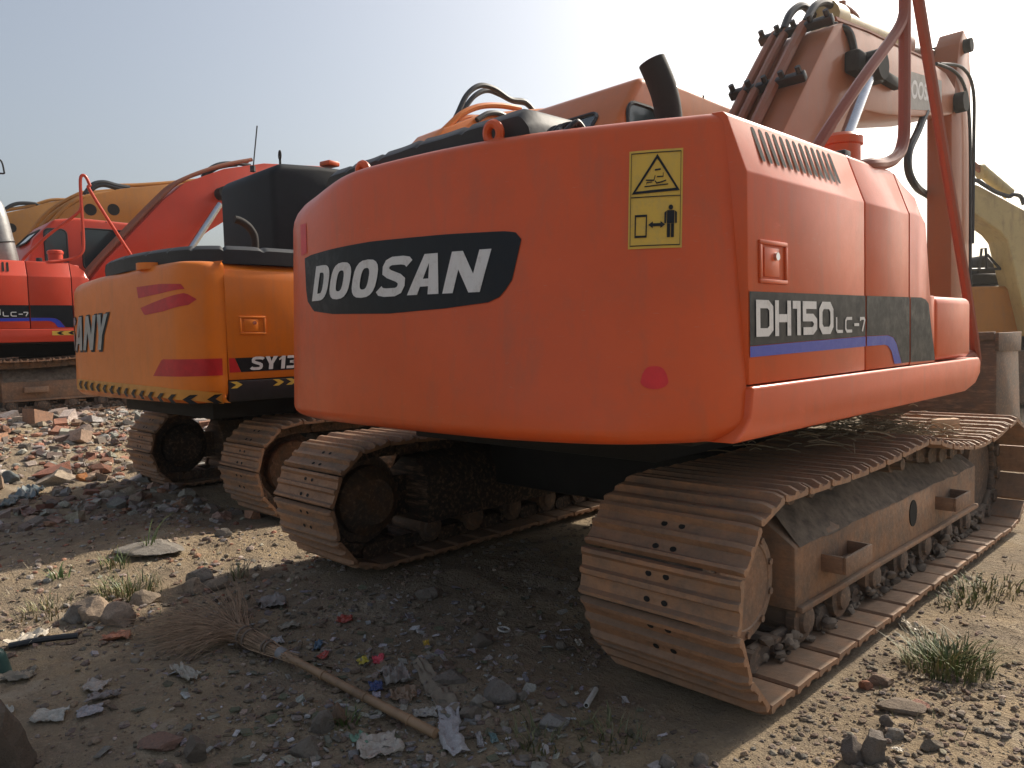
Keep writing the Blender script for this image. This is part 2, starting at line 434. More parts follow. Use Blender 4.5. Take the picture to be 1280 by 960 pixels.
    for k in range(7):
        y = sh(2.83 + k * .345); r_ = MB()
        r_.lathe((xc, y, .135), (1, 0, 0), [(.03, -.20), (.05, -.195), (.055, -.18), (.085, -.175), (.085, -.14), (.065, -.135), (.065, .135), (.085, .14), (.085, .175), (.055, .18), (.05, .195), (.03, .20)], 18)
        r_.build('bottom_roller', M['chain'], root)
    cr = MB(); cr.lathe((xc, sh(3.86), .615), (1, 0, 0), [(.02, -.14), (.06, -.14), (.06, .14), (.02, .14)], 18); cr.cyl((xc - .19, sh(3.86), .60), (xc + .19, sh(3.86), .60), .03, 10); cr.build('carrier_roller', M['chain'], root)
SHOE = {}

def car_body(root, xl, xr, y0=2.9, dy=0):
    c = MB(); ym = 3.85 + dy
    c.box(xl, xr, ym - .55, ym + .55, .33, .66, .05)
    c.obox(Vector(((xl + xr) / 2, ym, .45)), (abs(xr - xl) * 1.0, .35, .28), Matrix.Rotation(.35, 3, 'Z'), .03)
    c.obox(Vector(((xl + xr) / 2, ym, .455)), (abs(xr - xl) * 1.0, .35, .28), Matrix.Rotation(-.35, 3, 'Z'), .03)
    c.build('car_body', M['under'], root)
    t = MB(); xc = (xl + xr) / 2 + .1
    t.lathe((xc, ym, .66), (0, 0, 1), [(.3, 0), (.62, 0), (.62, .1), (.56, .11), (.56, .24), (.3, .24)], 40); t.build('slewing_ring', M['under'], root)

# ------------------------------------------------------------------ swept counterweight surface
class CW:
    def __init__(s, B, T, z0, z1):
        s.z0, s.z1 = z0, z1
        s.B = catmull([(a, b, 0) for a, b in B], 8); s.T = catmull([(a, b, 0) for a, b in T], 8)
        s.L = [0.0]
        for i in range(len(s.B) - 1): s.L.append(s.L[-1] + ((s.B[i + 1] + s.T[i + 1] - s.B[i] - s.T[i]) * .5).length)
        s.len = s.L[-1]
    def pt(s, a, z, out=0.0):
        f = (z - s.z0) / (s.z1 - s.z0)
        f = max(0, min(1, f))
        def P(a):
            a = max(0, min(s.len, a)); lo, hi = 0, len(s.L) - 1
            while hi - lo > 1:
                m = (lo + hi) // 2
                if s.L[m] <= a: lo = m
                else: hi = m
            t = (a - s.L[lo]) / (s.L[hi] - s.L[lo]) if hi > lo else 0
            return s.B[lo].lerp(s.B[hi], t).lerp(s.T[lo].lerp(s.T[hi], t), f)
        p = P(a); q = P(a + .01) - P(a - .01); n = Vector((q.y, -q.x, 0)).normalized()
        # the path runs right -> left round the rear, so its outward normal is on its left
        if n.dot(Vector((0, -1, 0))) < 0 and abs(n.y) > .05: n = -n
        elif abs(n.y) <= .05: n = Vector((1 if a < s.len / 2 else -1, 0, 0))
        return Vector((p.x + n.x * out, p.y + n.y * out, z))
    def uz(s, px, py):
        best = None
        for i in range(0, 161):
            for k in range(0, 41):
                a = s.len * i / 160; z = s.z0 + (s.z1 - s.z0) * k / 40
                P_ = s.pt(a, z)
                if (s.pt(a, z, .05) - P_).dot(CAM - P_) <= .0: continue
                q = proj(P_); d = (q[0] - px) ** 2 + (q[1] - py) ** 2
                if best is None or d < best[0]: best = (d, a, z)
        _, a, z = best; da, dz = s.len / 160, (s.z1 - s.z0) / 40
        for _ in range(30):
            imp = False
            for ca, cz in ((a + da, z), (a - da, z), (a, z + dz), (a, z - dz)):
                q = proj(s.pt(ca, cz)); d = (q[0] - px) ** 2 + (q[1] - py) ** 2
                if d < best[0] and (s.pt(ca, cz, .05) - s.pt(ca, cz)).dot(CAM - s.pt(ca, cz)) > 0: best = (d, ca, cz); imp = True
            if imp: _, a, z = best
            else: da *= .5; dz *= .5
        return a, z
    def shell(s, na=110, rb=.05, rt=.05, rtl=.06):
        """closed body: rounded bottom edge, wall, rounded top edge, flat lid"""
        prof = []
        for k in range(6):
            t = k / 5 * math.pi / 2; prof.append((-rb * (1 - math.sin(t)), s.z0 + rb * (1 - math.cos(t))))
        for k in range(1, 14): prof.append((0, s.z0 + rb + (s.z1 - rt - s.z0 - rb) * k / 14))
        for k in range(7):
            t = k / 6 * math.pi / 2; prof.append((-rt * (1 - math.cos(t)), s.z1 - rt + rt * math.sin(t)))
        m = MB(); rows = []
        for j, (o, z) in enumerate(prof):
            row = []
            for i in range(na + 1):
                a = s.len * i / na; r_ = rt + (rtl - rt) * sstep(.50, .74, i / na)
                if j < 6: oo, zz = o, z
                elif j < 19: oo, zz = 0, s.z0 + rb + (s.z1 - r_ - s.z0 - rb) * (j - 5) / 14
                else:
                    t = (j - 19) / 6 * math.pi / 2; oo, zz = -r_ * (1 - math.cos(t)), s.z1 - r_ + r_ * math.sin(t)
                row.append(s.pt(a, zz, oo))
            rows.append(row)
        vs = m.grid(rows)
        m.bm.faces.new(vs[0][::-1]); m.bm.faces.new(vs[-1])
        m.bm.faces.new([r[0] for r in vs] + [r[-1] for r in vs[::-1]])
        return m
    def patch(s, poly_px, out, n=40, rows=4):
        """decal sheet lying on the surface: outline given in (a, z)"""
        pts = poly_px; a0 = min(p[0] for p in pts); a1 = max(p[0] for p in pts); m = MB(); cols = []
        for i in range(n + 1):
            a = a0 + (a1 - a0) * (i / n * .9996 + .0002); zs = []
            for k in range(len(pts)):
                p, q = pts[k], pts[(k + 1) % len(pts)]
                if (p[0] - a) * (q[0] - a) < 0 or (p[0] == a): 
                    t = (a - p[0]) / (q[0] - p[0]) if q[0] != p[0] else 0; zs.append(p[1] + (q[1] - p[1]) * t)
            if len(zs) < 2: continue
            lo, hi = min(zs), max(zs); cols.append([s.pt(a, lo + (hi - lo) * j / rows, out) for j in range(rows + 1)])
        m.grid(cols); return m

def text_mesh(body, fat=.02, xs=1.0, space=1.0):
    cu = bpy.data.curves.new('txt', 'FONT'); cu.body = body; cu.offset = fat; cu.resolution_u = 4; cu.space_character = space
    o = bpy.data.objects.new('txt', cu); COL.objects.link(o)
    dg = bpy.context.evaluated_depsgraph_get(); ev = o.evaluated_get(dg); me = bpy.data.meshes.new_from_object(ev)
    bpy.data.objects.remove(o); bpy.data.curves.remove(cu)
    b = bmesh.new(); b.from_mesh(me); bpy.data.meshes.remove(me)
    x0 = min(v.co.x for v in b.verts); x1 = max(v.co.x for v in b.verts); y0 = min(v.co.y for v in b.verts); y1 = max(v.co.y for v in b.verts)
    for v in b.verts: v.co = Vector(((v.co.x - x0) / (x1 - x0), (v.co.y - y0) / (y1 - y0), 0))
    return b
def warp(b, fn, mat=0):
    m = MB(); 
    for v in b.verts: v.co = fn(v.co.x, v.co.y)
    for f in b.faces: f.material_index = mat
    me = bpy.data.meshes.new('t'); b.to_mesh(me); b.free(); m.bm.from_mesh(me); bpy.data.meshes.remove(me); return m
def heavy(word, gap=.16):
    """heavy block letters as polygons in a 0..1 box"""
    def oval(x0, x1, y0, y1, w, n=20, a0=0, a1=360):
        cx, cy, rx, ry = (x0 + x1) / 2, (y0 + y1) / 2, (x1 - x0) / 2, (y1 - y0) / 2; q = []
        def pt(t, k):
            c, s = math.cos(R(t)), math.sin(R(t)); e = .72
            return ((cx + (rx - k) * math.copysign(abs(c) ** e, c)), (cy + (ry - k * .72) * math.copysign(abs(s) ** e, s)))
        for i in range(n):
            t0, t1 = a0 + (a1 - a0) * i / n, a0 + (a1 - a0) * (i + 1) / n; q.append([pt(t0, 0), pt(t1, 0), pt(t1, w), pt(t0, w)])
        return q
    W = .30
    def rect(x0, x1, y0, y1): return [[(x0, y0), (x1, y0), (x1, y1), (x0, y1)]]
    def arcD():
        q = []; n = 12
        for i in range(n):
            t0, t1 = R(-90 + 180 * i / n), R(-90 + 180 * (i + 1) / n); f = lambda t, rx, ry: (.42 + rx * math.copysign(abs(math.cos(t)) ** .7, math.cos(t)), .5 + ry * math.copysign(abs(math.sin(t)) ** .7, math.sin(t)))
            q.append([f(t0, .46, .5), f(t1, .46, .5), f(t1, .46 - W, .5 - W * .68), f(t0, .46 - W, .5 - W * .68)])
        return rect(0, W, 0, 1) + rect(W, .42, 0, W * .68) + rect(W, .42, 1 - W * .68, 1) + q
    def S():
        P = [(.86, .80), (.78, .87), (.62, .90), (.30, .90), (.18, .85), (.14, .76), (.16, .64), (.28, .57), (.60, .46), (.72, .38), (.74, .26), (.70, .15), (.58, .10), (.26, .10), (.10, .13), (.03, .20)]
        return [[(p.x, p.y) for p in q] for q in ribbon(P, .215)]
    G_ = {
     'D': (arcD(), .88), 'O': (oval(0, .90, 0, 1, W), .90), 'S': (S(), .88),
     'A': ([[(0, 0), (W, 0), (.335, .20), (.335, .0001 + .20), (.375, .40), (.45, .78), (.45, 1), (.27, 1)], [(.45, 1), (.45, .78), (.525, .40), (.565, .20), (.60, 0), (.90, 0), (.63, 1)], [(.335, .20), (.565, .20), (.527, .39), (.373, .39)]], .90),
     'N': (rect(0, .27, 0, 1) + rect(.66, .93, 0, 1) + [[(.27, 1), (.27, .56), (.66, 0), (.66, .44)]], .93),
     'Y': ([[(.0, 1), (.32, 1), (.45, .62), (.45, .42), (.30, .42)], [(.45, .42), (.45, .62), (.58, 1), (.90, 1), (.60, .42)], [(.30, 0), (.60, 0), (.60, .42), (.45, .42), (.30, .42)]], .90),
     '1': (rect(.18, .46, 0, 1) + [[(.0, .80), (.0, .66), (.18, .74), (.18, .95)]], .46),
     '3': ([[(p.x, p.y) for p in q] for q in ribbon([(.04, .90), (.50, .90), (.64, .82), (.66, .70), (.60, .57), (.46, .52)], .21)] + [[(p.x, p.y) for p in q] for q in ribbon([(.46, .515), (.64, .44), (.68, .28), (.62, .15), (.48, .10), (.02, .10)], .21)] + rect(.24, .44, .42, .62), .80),
     '5': ([[(p.x, p.y) for p in q] for q in ribbon([(.74, .90), (.15, .90), (.13, .56), (.50, .60), (.68, .48), (.68, .22), (.56, .10), (.02, .10)], .21)], .80)}
    out = []; x = 0
    for c in word:
        q, w = G_[c]; out += [[(px + x, py) for px, py in f] for f in q]; x += w + gap
    x -= gap
    return [[(px / x, py) for px, py in f] for f in out]
def heavy_mesh(word, fn, gap=.16, cut=2):
    b = bmesh.new()
    for f in heavy(word, gap):
        vs = [];
        for p in f:
            v = Vector((p[0], p[1], 0))
            if not vs or (vs[-1] - v).length > 1e-4: vs.append(v)
        if (vs[0] - vs[-1]).length < 1e-4: vs.pop()
        if len(vs) > 2: b.faces.new([b.verts.new(v) for v in vs])
    bmesh.ops.remove_doubles(b, verts=b.verts, dist=1e-4)
    bmesh.ops.triangulate(b, faces=[f for f in b.faces if len(f.verts) > 4])
    if cut: bmesh.ops.subdivide_edges(b, edges=[e for e in b.edges if e.calc_length() > .12], cuts=cut, use_grid_fill=True)
    return warp(b, fn)
def ribbon(pts, w, closed=False):
    """flat stroke with mitred joints, list of quads in 2d"""
    n = len(pts); P = [Vector((p[0], p[1])) for p in pts]; L = []; Rr = []
    for i in range(n):
        a = P[i - 1] if (i or closed) else None; c = P[(i + 1) % n] if (i < n - 1 or closed) else None
        d1 = (P[i] - a).normalized() if a is not None else None; d2 = (c - P[i]).normalized() if c is not None else None
        if d1 is None: d1 = d2
        if d2 is None: d2 = d1
        n1 = Vector((-d1.y, d1.x)); n2 = Vector((-d2.y, d2.x)); mm = (n1 + n2).normalized(); k = w / 2 / max(.45, mm.dot(n1))
        L.append(P[i] + mm * k); Rr.append(P[i] - mm * k)
    q = []
    for i in range(n if closed else n - 1):
        j = (i + 1) % n; q.append((L[i], L[j], Rr[j], Rr[i]))
    return q
def rib_mesh(strokes, fn, mat=0, m=None, div=0):
    m = m or MB()
    for a, b, c, d in strokes:
        n = max(1, int(((a + d) / 2 - (b + c) / 2).length / div)) if div else 1
        for k in range(n):
            t0, t1 = k / n, (k + 1) / n
            m.poly([fn(*p) for p in (a.lerp(b, t0), a.lerp(b, t1), d.lerp(c, t1), d.lerp(c, t0))], mat)
    return m
# ------------------------------------------------------------------ the two orange excavators of one model
S_ = -1.166
CWB = [(-1.166, 2.155), (-1.174, 2.12), (-1.198, 2.055), (-1.255, 1.955), (-1.43, 1.80), (-1.75, 1.705), (-2.04, 1.685), (-2.43, 1.685), (-2.80, 1.70), (-3.10, 1.745), (-3.30, 1.80), (-3.46, 1.89), (-3.60, 2.04), (-3.67, 2.2), (-3.70, 2.45)]
CWT = [(-1.225, 2.19), (-1.238, 2.172), (-1.268, 2.14), (-1.335, 2.10), (-1.468, 2.02), (-1.76, 1.87), (-2.04, 1.775), (-2.40, 1.715), (-2.70, 1.705), (-3.02, 1.76), (-3.24, 1.815), (-3.40, 1.90), (-3.54, 2.05), (-3.62, 2.2), (-3.66, 2.45)]
DW = CW(CWB, CWT, .92, 1.935)

def boom_box(root, name, mat, poly, x0, x1, bevel=.012):
    m = MB(); m.prism(poly, 'x', x0, x1, bevel); return m.build(name, mat, root)

def latch(parent, mat, x, yc, zc, w, h, key=True):
    m = MB(); t = .014
    m.box(x - .002, x + .008, yc - w / 2, yc + w / 2, zc + h / 2 - t, zc + h / 2, .003); m.box(x - .002, x + .008, yc - w / 2, yc + w / 2, zc - h / 2, zc - h / 2 + t, .003)
    m.box(x - .002, x + .008, yc - w / 2, yc - w / 2 + t, zc - h / 2 + t, zc + h / 2 - t, .003); m.box(x - .002, x + .008, yc + w / 2 - t, yc + w / 2, zc - h / 2 + t, zc + h / 2 - t, .003)
    l = m.build('latch_frame', mat, parent)
    p = MB(); p.box(x - .002, x + .004, yc - w * .32, yc + w * .22, zc - h * .34, zc + h * .34, .002); p.build('latch_plate', mat, l)
    if key:
        k = MB(); k.cyl((x + .003, yc + .012, zc + h * .14), (x + .014, yc + .012, zc + h * .14), .013, 12); k.build('lock', M['chrome'], l)

def side_map(x):
    return lambda y, z: Vector((x, y, z))

def doosan(label, off, pm, far=False):
    base = Vector((-2.6, 3.9, 0))
    r = thing('crawler_excavator', label, 'excavator', base, None, base + Vector(off))
    # --- counterweight
    cw = DW.shell(rtl=.14).build('counterweight', pm, r, 40)
    if not far:
        px = [(381.7, 323), (389, 319), (464, 302), (557.5, 293), (632.5, 289), (649, 291), (652, 299), (648, 329), (639.5, 353), (625.5, 371), (611, 378), (557, 385.5), (487, 392), (417, 392.5), (393, 389), (385, 376), (382, 350)]
        DW.patch([DW.uz(*p) for p in px], .003, 60).build('name_panel', M['decal'], cw)
        c4 = [DW.uz(*p) for p in ((391.6, 376.6), (601, 365), (615.6, 311), (397, 333))]
        def fn(u, v):
            a = [(c4[0][k] * (1 - u) + c4[1][k] * u) * (1 - v) + (c4[3][k] * (1 - u) + c4[2][k] * u) * v for k in (0, 1)]
            return DW.pt(a[0], a[1], .006)
        heavy_mesh('DOOSAN', fn, .10).build('lettering', M['white'], cw, 0, False)
        # warning sticker
        q = [DW.uz(*p) for p in ((785, 312), (852, 309.5), (854, 185), (787, 190))]
        def st(o):
            def f(u, v):
                a = [(q[0][k] * (1 - u) + q[1][k] * u) * (1 - v) + (q[3][k] * (1 - u) + q[2][k] * u) * v for k in (0, 1)]
                return DW.pt(a[0], a[1], o)
            return f
        s = MB(); f0 = st(.003); s.grid([[f0(i / 6, j / 10) for i in range(7)] for j in range(11)]); stk = s.build('warning_sticker', M['sticker'], cw)
        k = MB(); f1 = st(.006)
        tri = [(.09, .565), (.91, .585), (.50, .93)]
        rib_mesh(ribbon(tri, .035, True), f1, 0, k, .08)
        rib_mesh(ribbon([(.04, .03), (.96, .03), (.96, .97), (.04, .97)], .010, True), f1, 0, k, .08)
        rib_mesh(ribbon([(.04, .52), (.96, .52)], .010), f1, 0, k, .08)
        rib_mesh(ribbon([(.13, .12), (.33, .12), (.33, .33), (.13, .33)], .022, True), f1, 0, k, .08)
        # double arrow
        rib_mesh(ribbon([(.44, .235), (.60, .235)], .03), f1, 0, k, .08)
        k.poly([f1(*p) for p in ((.36, .235), (.45, .20), (.45, .27))]); k.poly([f1(*p) for p in ((.68, .235), (.59, .27), (.59, .20))])
        # standing figure
        cx = .78
        k.poly([f1(cx + .045 * math.cos(a), .405 + .026 * math.sin(a)) for a in [i * math.tau / 14 for i in range(14)]])
        k.poly([f1(*p) for p in ((cx - .07, .375), (cx - .07, .245), (cx + .07, .245), (cx + .07, .375))])
        for sg in (-1, 1):
            k.poly([f1(*p) for p in ((cx + sg * .078, .372), (cx + sg * .118, .355), (cx + sg * .118, .245), (cx + sg * .086, .245))])
            k.poly([f1(*p) for p in ((cx + sg * .008, .243), (cx + sg * .066, .243), (cx + sg * .066, .105), (cx + sg * .008, .105))])
        # small crushed figure under a swinging body, inside the triangle
        rib_mesh(ribbon([(.28, .625), (.72, .640)], .012), f1, 0, k, .08); rib_mesh(ribbon([(.30, .69), (.45, .685), (.47, .735)], .014), f1, 0, k, .08)
        rib_mesh(ribbon([(.47, .68), (.50, .655), (.60, .665), (.68, .68)], .014), f1, 0, k, .08); rib_mesh(ribbon([(.50, .72), (.62, .72), (.62, .76)], .012), f1, 0, k, .08)
        rib_mesh(ribbon([(.46, .79), (.57, .795)], .018), f1, 0, k, .08); rib_mesh(ribbon([(.32, .645), (.32, .665), (.42, .668)], .010), f1, 0, k, .08)
        k.build('pictogram', M['decal'], stk, 0)
        # touched-up spots of red paint
        def spot(pxs, mat):
            pts = [DW.uz(*p) for p in pxs]; DW.patch(pts, .002, 16, 3).build('paint_patch', mat, cw)
        spot([(818 + 17 * math.cos(a) * (1 + .12 * math.sin(3 * a)), 472 + 16 * math.sin(a) * (1 + .1 * math.cos(2 * a))) for a in [i * math.tau / 18 for i in range(18)]], M['redspot'])
        spot([(376, 281), (383, 279), (384, 316), (377, 320)], M['redspot'])
    # lifting eyes and pads on top of the counterweight
    for x, yy in ((-2.71, 1.835), (-1.945, 1.855)):
        e = MB(); e.ring((x, yy, 1.958), (0, 1, .15), .032, .016, 20); e.box(x - .05, x + .05, yy - .018, yy + .018, 1.91, 1.936, .006); e.build('lifting_eye', pm, cw)
    pd = MB()
    rows = []; nn = 150
    for i in range(nn + 1):
        x = -3.12 + (3.12 - 1.82) * i / nn; end = min(1, min(i, nn - i) / 6); end = math.sin(end * math.pi / 2)
        yb = 1.885 + .05 * ((x + 2.45) / .9) ** 2; h = .115 * (.45 + .55 * end) + .008 * noise.noise(Vector((x * 6, 2, 0)))
        h *= 1 - .10 * max(math.exp(-((x + q) / .013) ** 2) for q in (2.92, 2.66, 2.40, 2.14))
        rows.append([(x, yb, 1.925), (x, yb - .01, 1.925 + h * .7), (x, yb + .025, 1.925 + h * .97), (x, yb + .08, 1.925 + h), (x, yb + .28, 1.925 + h), (x, yb + .33, 1.925 + h * .8), (x, yb + .34, 1.925)])
    vs = pd.grid(rows); pd.bm.faces.new(vs[0]); pd.bm.faces.new(vs[-1][::-1]); pad = pd.build('hood_pad', M['pad'], r, 50)
    sb = MB(); rr = random.Random(5)
    for k in range(5):
        p = Vector((-1.79 + .022 * k, 1.95, 1.93)); sb.tube([p, p + Vector((rr.uniform(-.02, .02), .03, .03)), p + Vector((.02, .05, .032)), p + Vector((rr.uniform(0, .04), .08, .0))], .009, 6, 4)
    sb.build('tie_strap', M['rubber'], pad)
    # --- engine hood
    h = MB(); h.prism([(-1.30, 1.80), (-1.30, 1.905), (-1.36, 1.915), (-3.60, 1.915), (-3.66, 1.8)], 'y', 2.2, 3.70, .02); hood = h.build('engine_hood', pm, r)
    # --- side panels (right), profile swept along y
    def panel(name, y0, y1, xi=0.0, front=None):
        prof = [(S_ - xi, 1.088), (S_ - xi, 1.735), (S_ - .007 - xi, 1.752), (S_ - .065 - xi, 1.918), (S_ - .08 - xi, 1.932), (S_ - .12 - xi, 1.935), (S_ - .12 - xi, 1.088)]
        m = MB(); m.prism(prof, 'y', y0, y1, .006, 2); return m.build(name, pm, r)
    d1 = panel('side_door', 2.162, 3.068); d2 = panel('side_door', 3.078, 3.555)
    # nose panel that slopes down to the tool box
    m = MB(); rows = []
    for (y, zt) in ((3.565, 1.935), (3.66, 1.90), (3.72, 1.84), (3.765, 1.74), (3.80, 1.56), (3.835, 1.40), (3.90, 1.088)):
        s_ = min(1.735, zt - .03); rows.append([(S_, y, 1.088), (S_, y, s_), (S_ - .007, y, min(1.752, zt - .018)), (S_ - (.065 if zt > 1.85 else .03), y, max(zt - .017, 1.089)), (S_ - .14, y, zt), (S_ - .6, y, zt), (S_ - .6, y, 1.088)])
    vs = m.grid(rows, close=True); m.bm.faces.new(vs[0]); m.bm.faces.new(vs[-1][::-1]); nose = m.build('nose_panel', pm, r, 30)
    # vent slots cut as dark slits in the sloping face of the first door
    for k in range(13):
        t = k / 12; y = 2.305 + .575 * t; v = MB(); n = Vector((.83, 0, .55)); up = Vector((-.36, .06, .93)).normalized()
        a = Vector((S_ - .0215, y - .006, 1.792)) + n * .005; b_ = a + up * .105
        wv = Vector((0, .0125, 0)); cap = []
        for q in range(7): ang = math.pi * q / 6; cap.append(b_ + wv * math.cos(ang) + up * .0125 * math.sin(ang))
        for q in range(7): ang = math.pi + math.pi * q / 6; cap.append(a + wv * math.cos(ang) + up * .0125 * math.sin(ang))
        v.poly(cap); v.build('vent_slot', M['gap'], d1)
    latch(d1, pm, S_, 2.318, 1.468, .185, .135)
    # side band: black decal, blue stripe, model lettering
    fx = side_map(S_ + .003)
    b = MB(); b.poly([fx(*p) for p in ((2.164, 1.208), (2.164, 1.374), (3.066, 1.377), (3.066, 1.222), (2.62, 1.2155))]); b.build('side_band', M['decal'], d1)
    b = MB(); b.poly([fx(*p) for p in ((3.08, 1.222), (3.08, 1.377), (3.553, 1.380), (3.553, 1.10), (3.46, 1.10), (3.40, 1.185), (3.36, 1.212), (3.30, 1.222))]); b.build('side_band', M['decal'], d2)
    b = MB(); b.poly([fx(*p) for p in ((3.567, 1.10), (3.567, 1.380), (3.70, 1.381), (3.76, 1.373), (3.80, 1.355), (3.89, 1.095))]); b.build('side_band', M['decal'], nose)
    b = MB(); b.poly([fx(*p) for p in ((2.164, 1.173), (2.164, 1.206), (2.62, 1.2135), (3.066, 1.220), (3.066, 1.182))]); b.build('blue_stripe', M['blue'], d1)
    b = MB(); b.poly([fx(*p) for p in ((3.08, 1.182), (3.08, 1.220), (3.30, 1.220), (3.36, 1.210), (3.398, 1.183), (3.455, 1.10), (3.375, 1.10), (3.34, 1.155), (3.30, 1.178), (3.26, 1.183))]); b.build('blue_stripe', M['blue'], d2)
    fl = side_map(S_ + .0055)
    def L(x0, w, z0, hh, strokes, wd, m, closed=False, mp=None):
        for pts, cl in strokes:
            rib_mesh(ribbon([(x0 + p[0] * w, z0 + p[1] * hh) for p in pts], wd, cl), mp or fl, 0, m)
    m = MB(); z0, hh, wd = 1.248, .088, .026
    L(2.212, .085, z0, hh, [([(0, 0), (.75, 0), (1, .15), (1, .85), (.75, 1), (0, 1)], True)], wd, m)                       # D
    x = 2.335; e = wd / 2
    L(x, .085, z0, hh, [([(0, -.15), (0, 1.15)], False), ([(1, -.15), (1, 1.15)], False)], wd, m); m2 = [(x + e + .001, z0 + hh * .5), (x + .085 - e - .001, z0 + hh * .5)]
    rib_mesh(ribbon(m2, wd), fl, 0, m)                                                                                         # H
    L(2.462, .028, z0, hh, [([(-.6, 1), (1, 1), (1, -.15)], False)], wd, m)                                                    # 1
    L(2.532, .085, z0, hh, [([(1.1, 1), (0, 1), (0, .52), (.75, .52), (1, .38), (1, .14), (.75, 0), (-.1, 0)], False)], wd, m) # 5
    L(2.660, .092, z0, hh, [([(0, .2), (.2, 0), (.8, 0), (1, .2), (1, .8), (.8, 1), (.2, 1), (0, .8)], True)], wd, m)         # 0
    m.build('lettering', M['white'], d1, 0, False); m = MB(); z0, hh, wd = 1.243, .047, .011
    L(2.792, .055, z0, hh, [([(0, 1.1), (0, .15), (.15, 0), (1, 0)], False)], wd, m)
    L(2.873, .058, z0, hh, [([(1, 1), (.2, 1), (0, .8), (0, .2), (.2, 0), (1, 0)], False)], wd, m)
    L(2.952, .045, z0, hh, [([(0, .5), (1, .5)], False)], wd, m)
    L(3.018, .034, z0, hh, [([(-.2, .8), (-.2, 1), (.8, 1), (1, .85), (.3, -.05)], False)], wd, m)
    m.build('lettering', M['white'], d1, 0, False)
    # tool box in front
    t = MB(); t.box(-1.86, S_, 3.905, 4.47, 1.088, 1.392, .035, 3); t.prism([(3.845, 1.088), (3.905, 1.088), (3.905, 1.392), (3.825, 1.392)], 'x', -1.8, S_ - .004, .004); tb = t.build('tool_box', pm, r)
    # skirt under the panels
    k = MB(); pts = [(2.158, 1.083), (4.565, 1.083), (4.59, 1.06), (4.585, 1.0), (4.50, .95), (4.33, .92), (2.045, .92), (2.10, .955), (2.14, .99)]
    k.prism(pts, 'x', S_ - .30, S_ + .014, .010, 3); skirt = k.build('skirt', pm, r)
    if far:
        for yy in (2.30, 3.30):
            s = MB(); fz = side_map(S_ + .017); s.poly([fz(*p) for p in ((yy, 1.0), (yy + .32, 1.0), (yy + .32, 1.055), (yy, 1.055))]); ch = s.build('chevron_sticker', M['sticker'], skirt)
            c = MB(); fz = side_map(S_ + .019)
            for q in range(2):
                y0 = yy + .05 + q * .13; c.poly([fz(*p) for p in ((y0, 1.028), (y0 + .04, 1.006), (y0 + .085, 1.006), (y0 + .05, 1.028), (y0 + .085, 1.05), (y0 + .04, 1.05))])
            c.build('chevron', M['decal'], ch, 0)
    # --- lower frame, left side
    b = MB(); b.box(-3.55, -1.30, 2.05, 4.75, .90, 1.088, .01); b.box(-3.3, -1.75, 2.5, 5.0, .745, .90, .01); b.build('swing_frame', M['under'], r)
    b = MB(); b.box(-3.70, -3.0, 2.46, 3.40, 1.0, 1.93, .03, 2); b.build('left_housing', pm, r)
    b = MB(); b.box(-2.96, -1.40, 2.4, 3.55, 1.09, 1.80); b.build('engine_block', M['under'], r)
    # --- cab at the left front
    def Y(y): return y
    cz = 2.77 if not far else 2.70
    prof = [(3.42, 1.0), (3.42, 1.95), (3.52, 2.40), (3.80, cz), (4.1, cz + .05), (5.0, cz + .03), (5.35, 2.35), (5.45, 1.7), (5.3, 1.0)]
    c = MB(); c.prism(prof, 'x', -3.78, -2.72, .045, 3); cab = c.build('cab', pm if far else M['cabpaint'], r)
    def win(name, pts):
        g = MB(); g.poly(pts); cen = sum((Vector(p) for p in pts), Vector()) / len(pts); return g, cen
    # rear window lies in the sloping rear face, right window in the side
    nrm = Vector((0, -.80, .60)); dirv = Vector((0, .28, cz - 2.40)).normalized(); a0 = Vector((0, 3.52, 2.40)); nrm = Vector((0, -dirv.z, dirv.y))
    def rearpt(x, t, o): return Vector((x, 0, 0)) + a0 + dirv * t + nrm * o
    def rrect(x0, x1, t0, t1, o, rr_=.06):
        out = []
        for cx, cy, s0 in ((x1 - rr_, t1 - rr_, 0), (x0 + rr_, t1 - rr_, 1), (x0 + rr_, t0 + rr_, 2), (x1 - rr_, t0 + rr_, 3)):
            for q in range(5):
                a = (s0 + q / 4) * math.pi / 2; out.append((cx + rr_ * math.cos(a), cy + rr_ * math.sin(a)))
        return out
    g = MB(); g.poly([rearpt(x, t, .004) for x, t in rrect(-3.62, -2.92, -.05, .21, 0)]); wd_ = g.build('rear_window', M['glass'], cab)
    if True:
        f = MB(); P = rrect(-3.63, -2.91, -.06, .22, 0); f.tube([rearpt(x, t, .006) for x, t in P + P[:1]], .012, 6, 0); f.build('window_seal', M['rubber'], wd_)
    for (y0, y1, z0_, z1_) in ((3.66, 3.95, 2.05, 2.60 if not far else 2.56), (4.15, 5.05, 2.0, 2.60)):
        P = rrect(y0, y1, z0_, z1_, 0, .07); g = MB(); g.poly([Vector((-2.716, a, b_)) for a, b_ in P]); w = g.build('side_window', M['glass'], cab)
        f = MB(); f.tube([Vector((-2.714, a, b_)) for a, b_ in P + P[:1]], .012, 6, 0); f.build('window_seal', M['rubber'], w)
    bl = MB(); 
    for (x, y, z) in ((-2.72 - .02, 4.0, cz + .04), (-2.74, 4.5, cz + .05)): bl.cyl((x, y, z - .075), (x, y, z - .025), .018, 8)
    bl.build('roof_bolt', M['rubber'], cab)
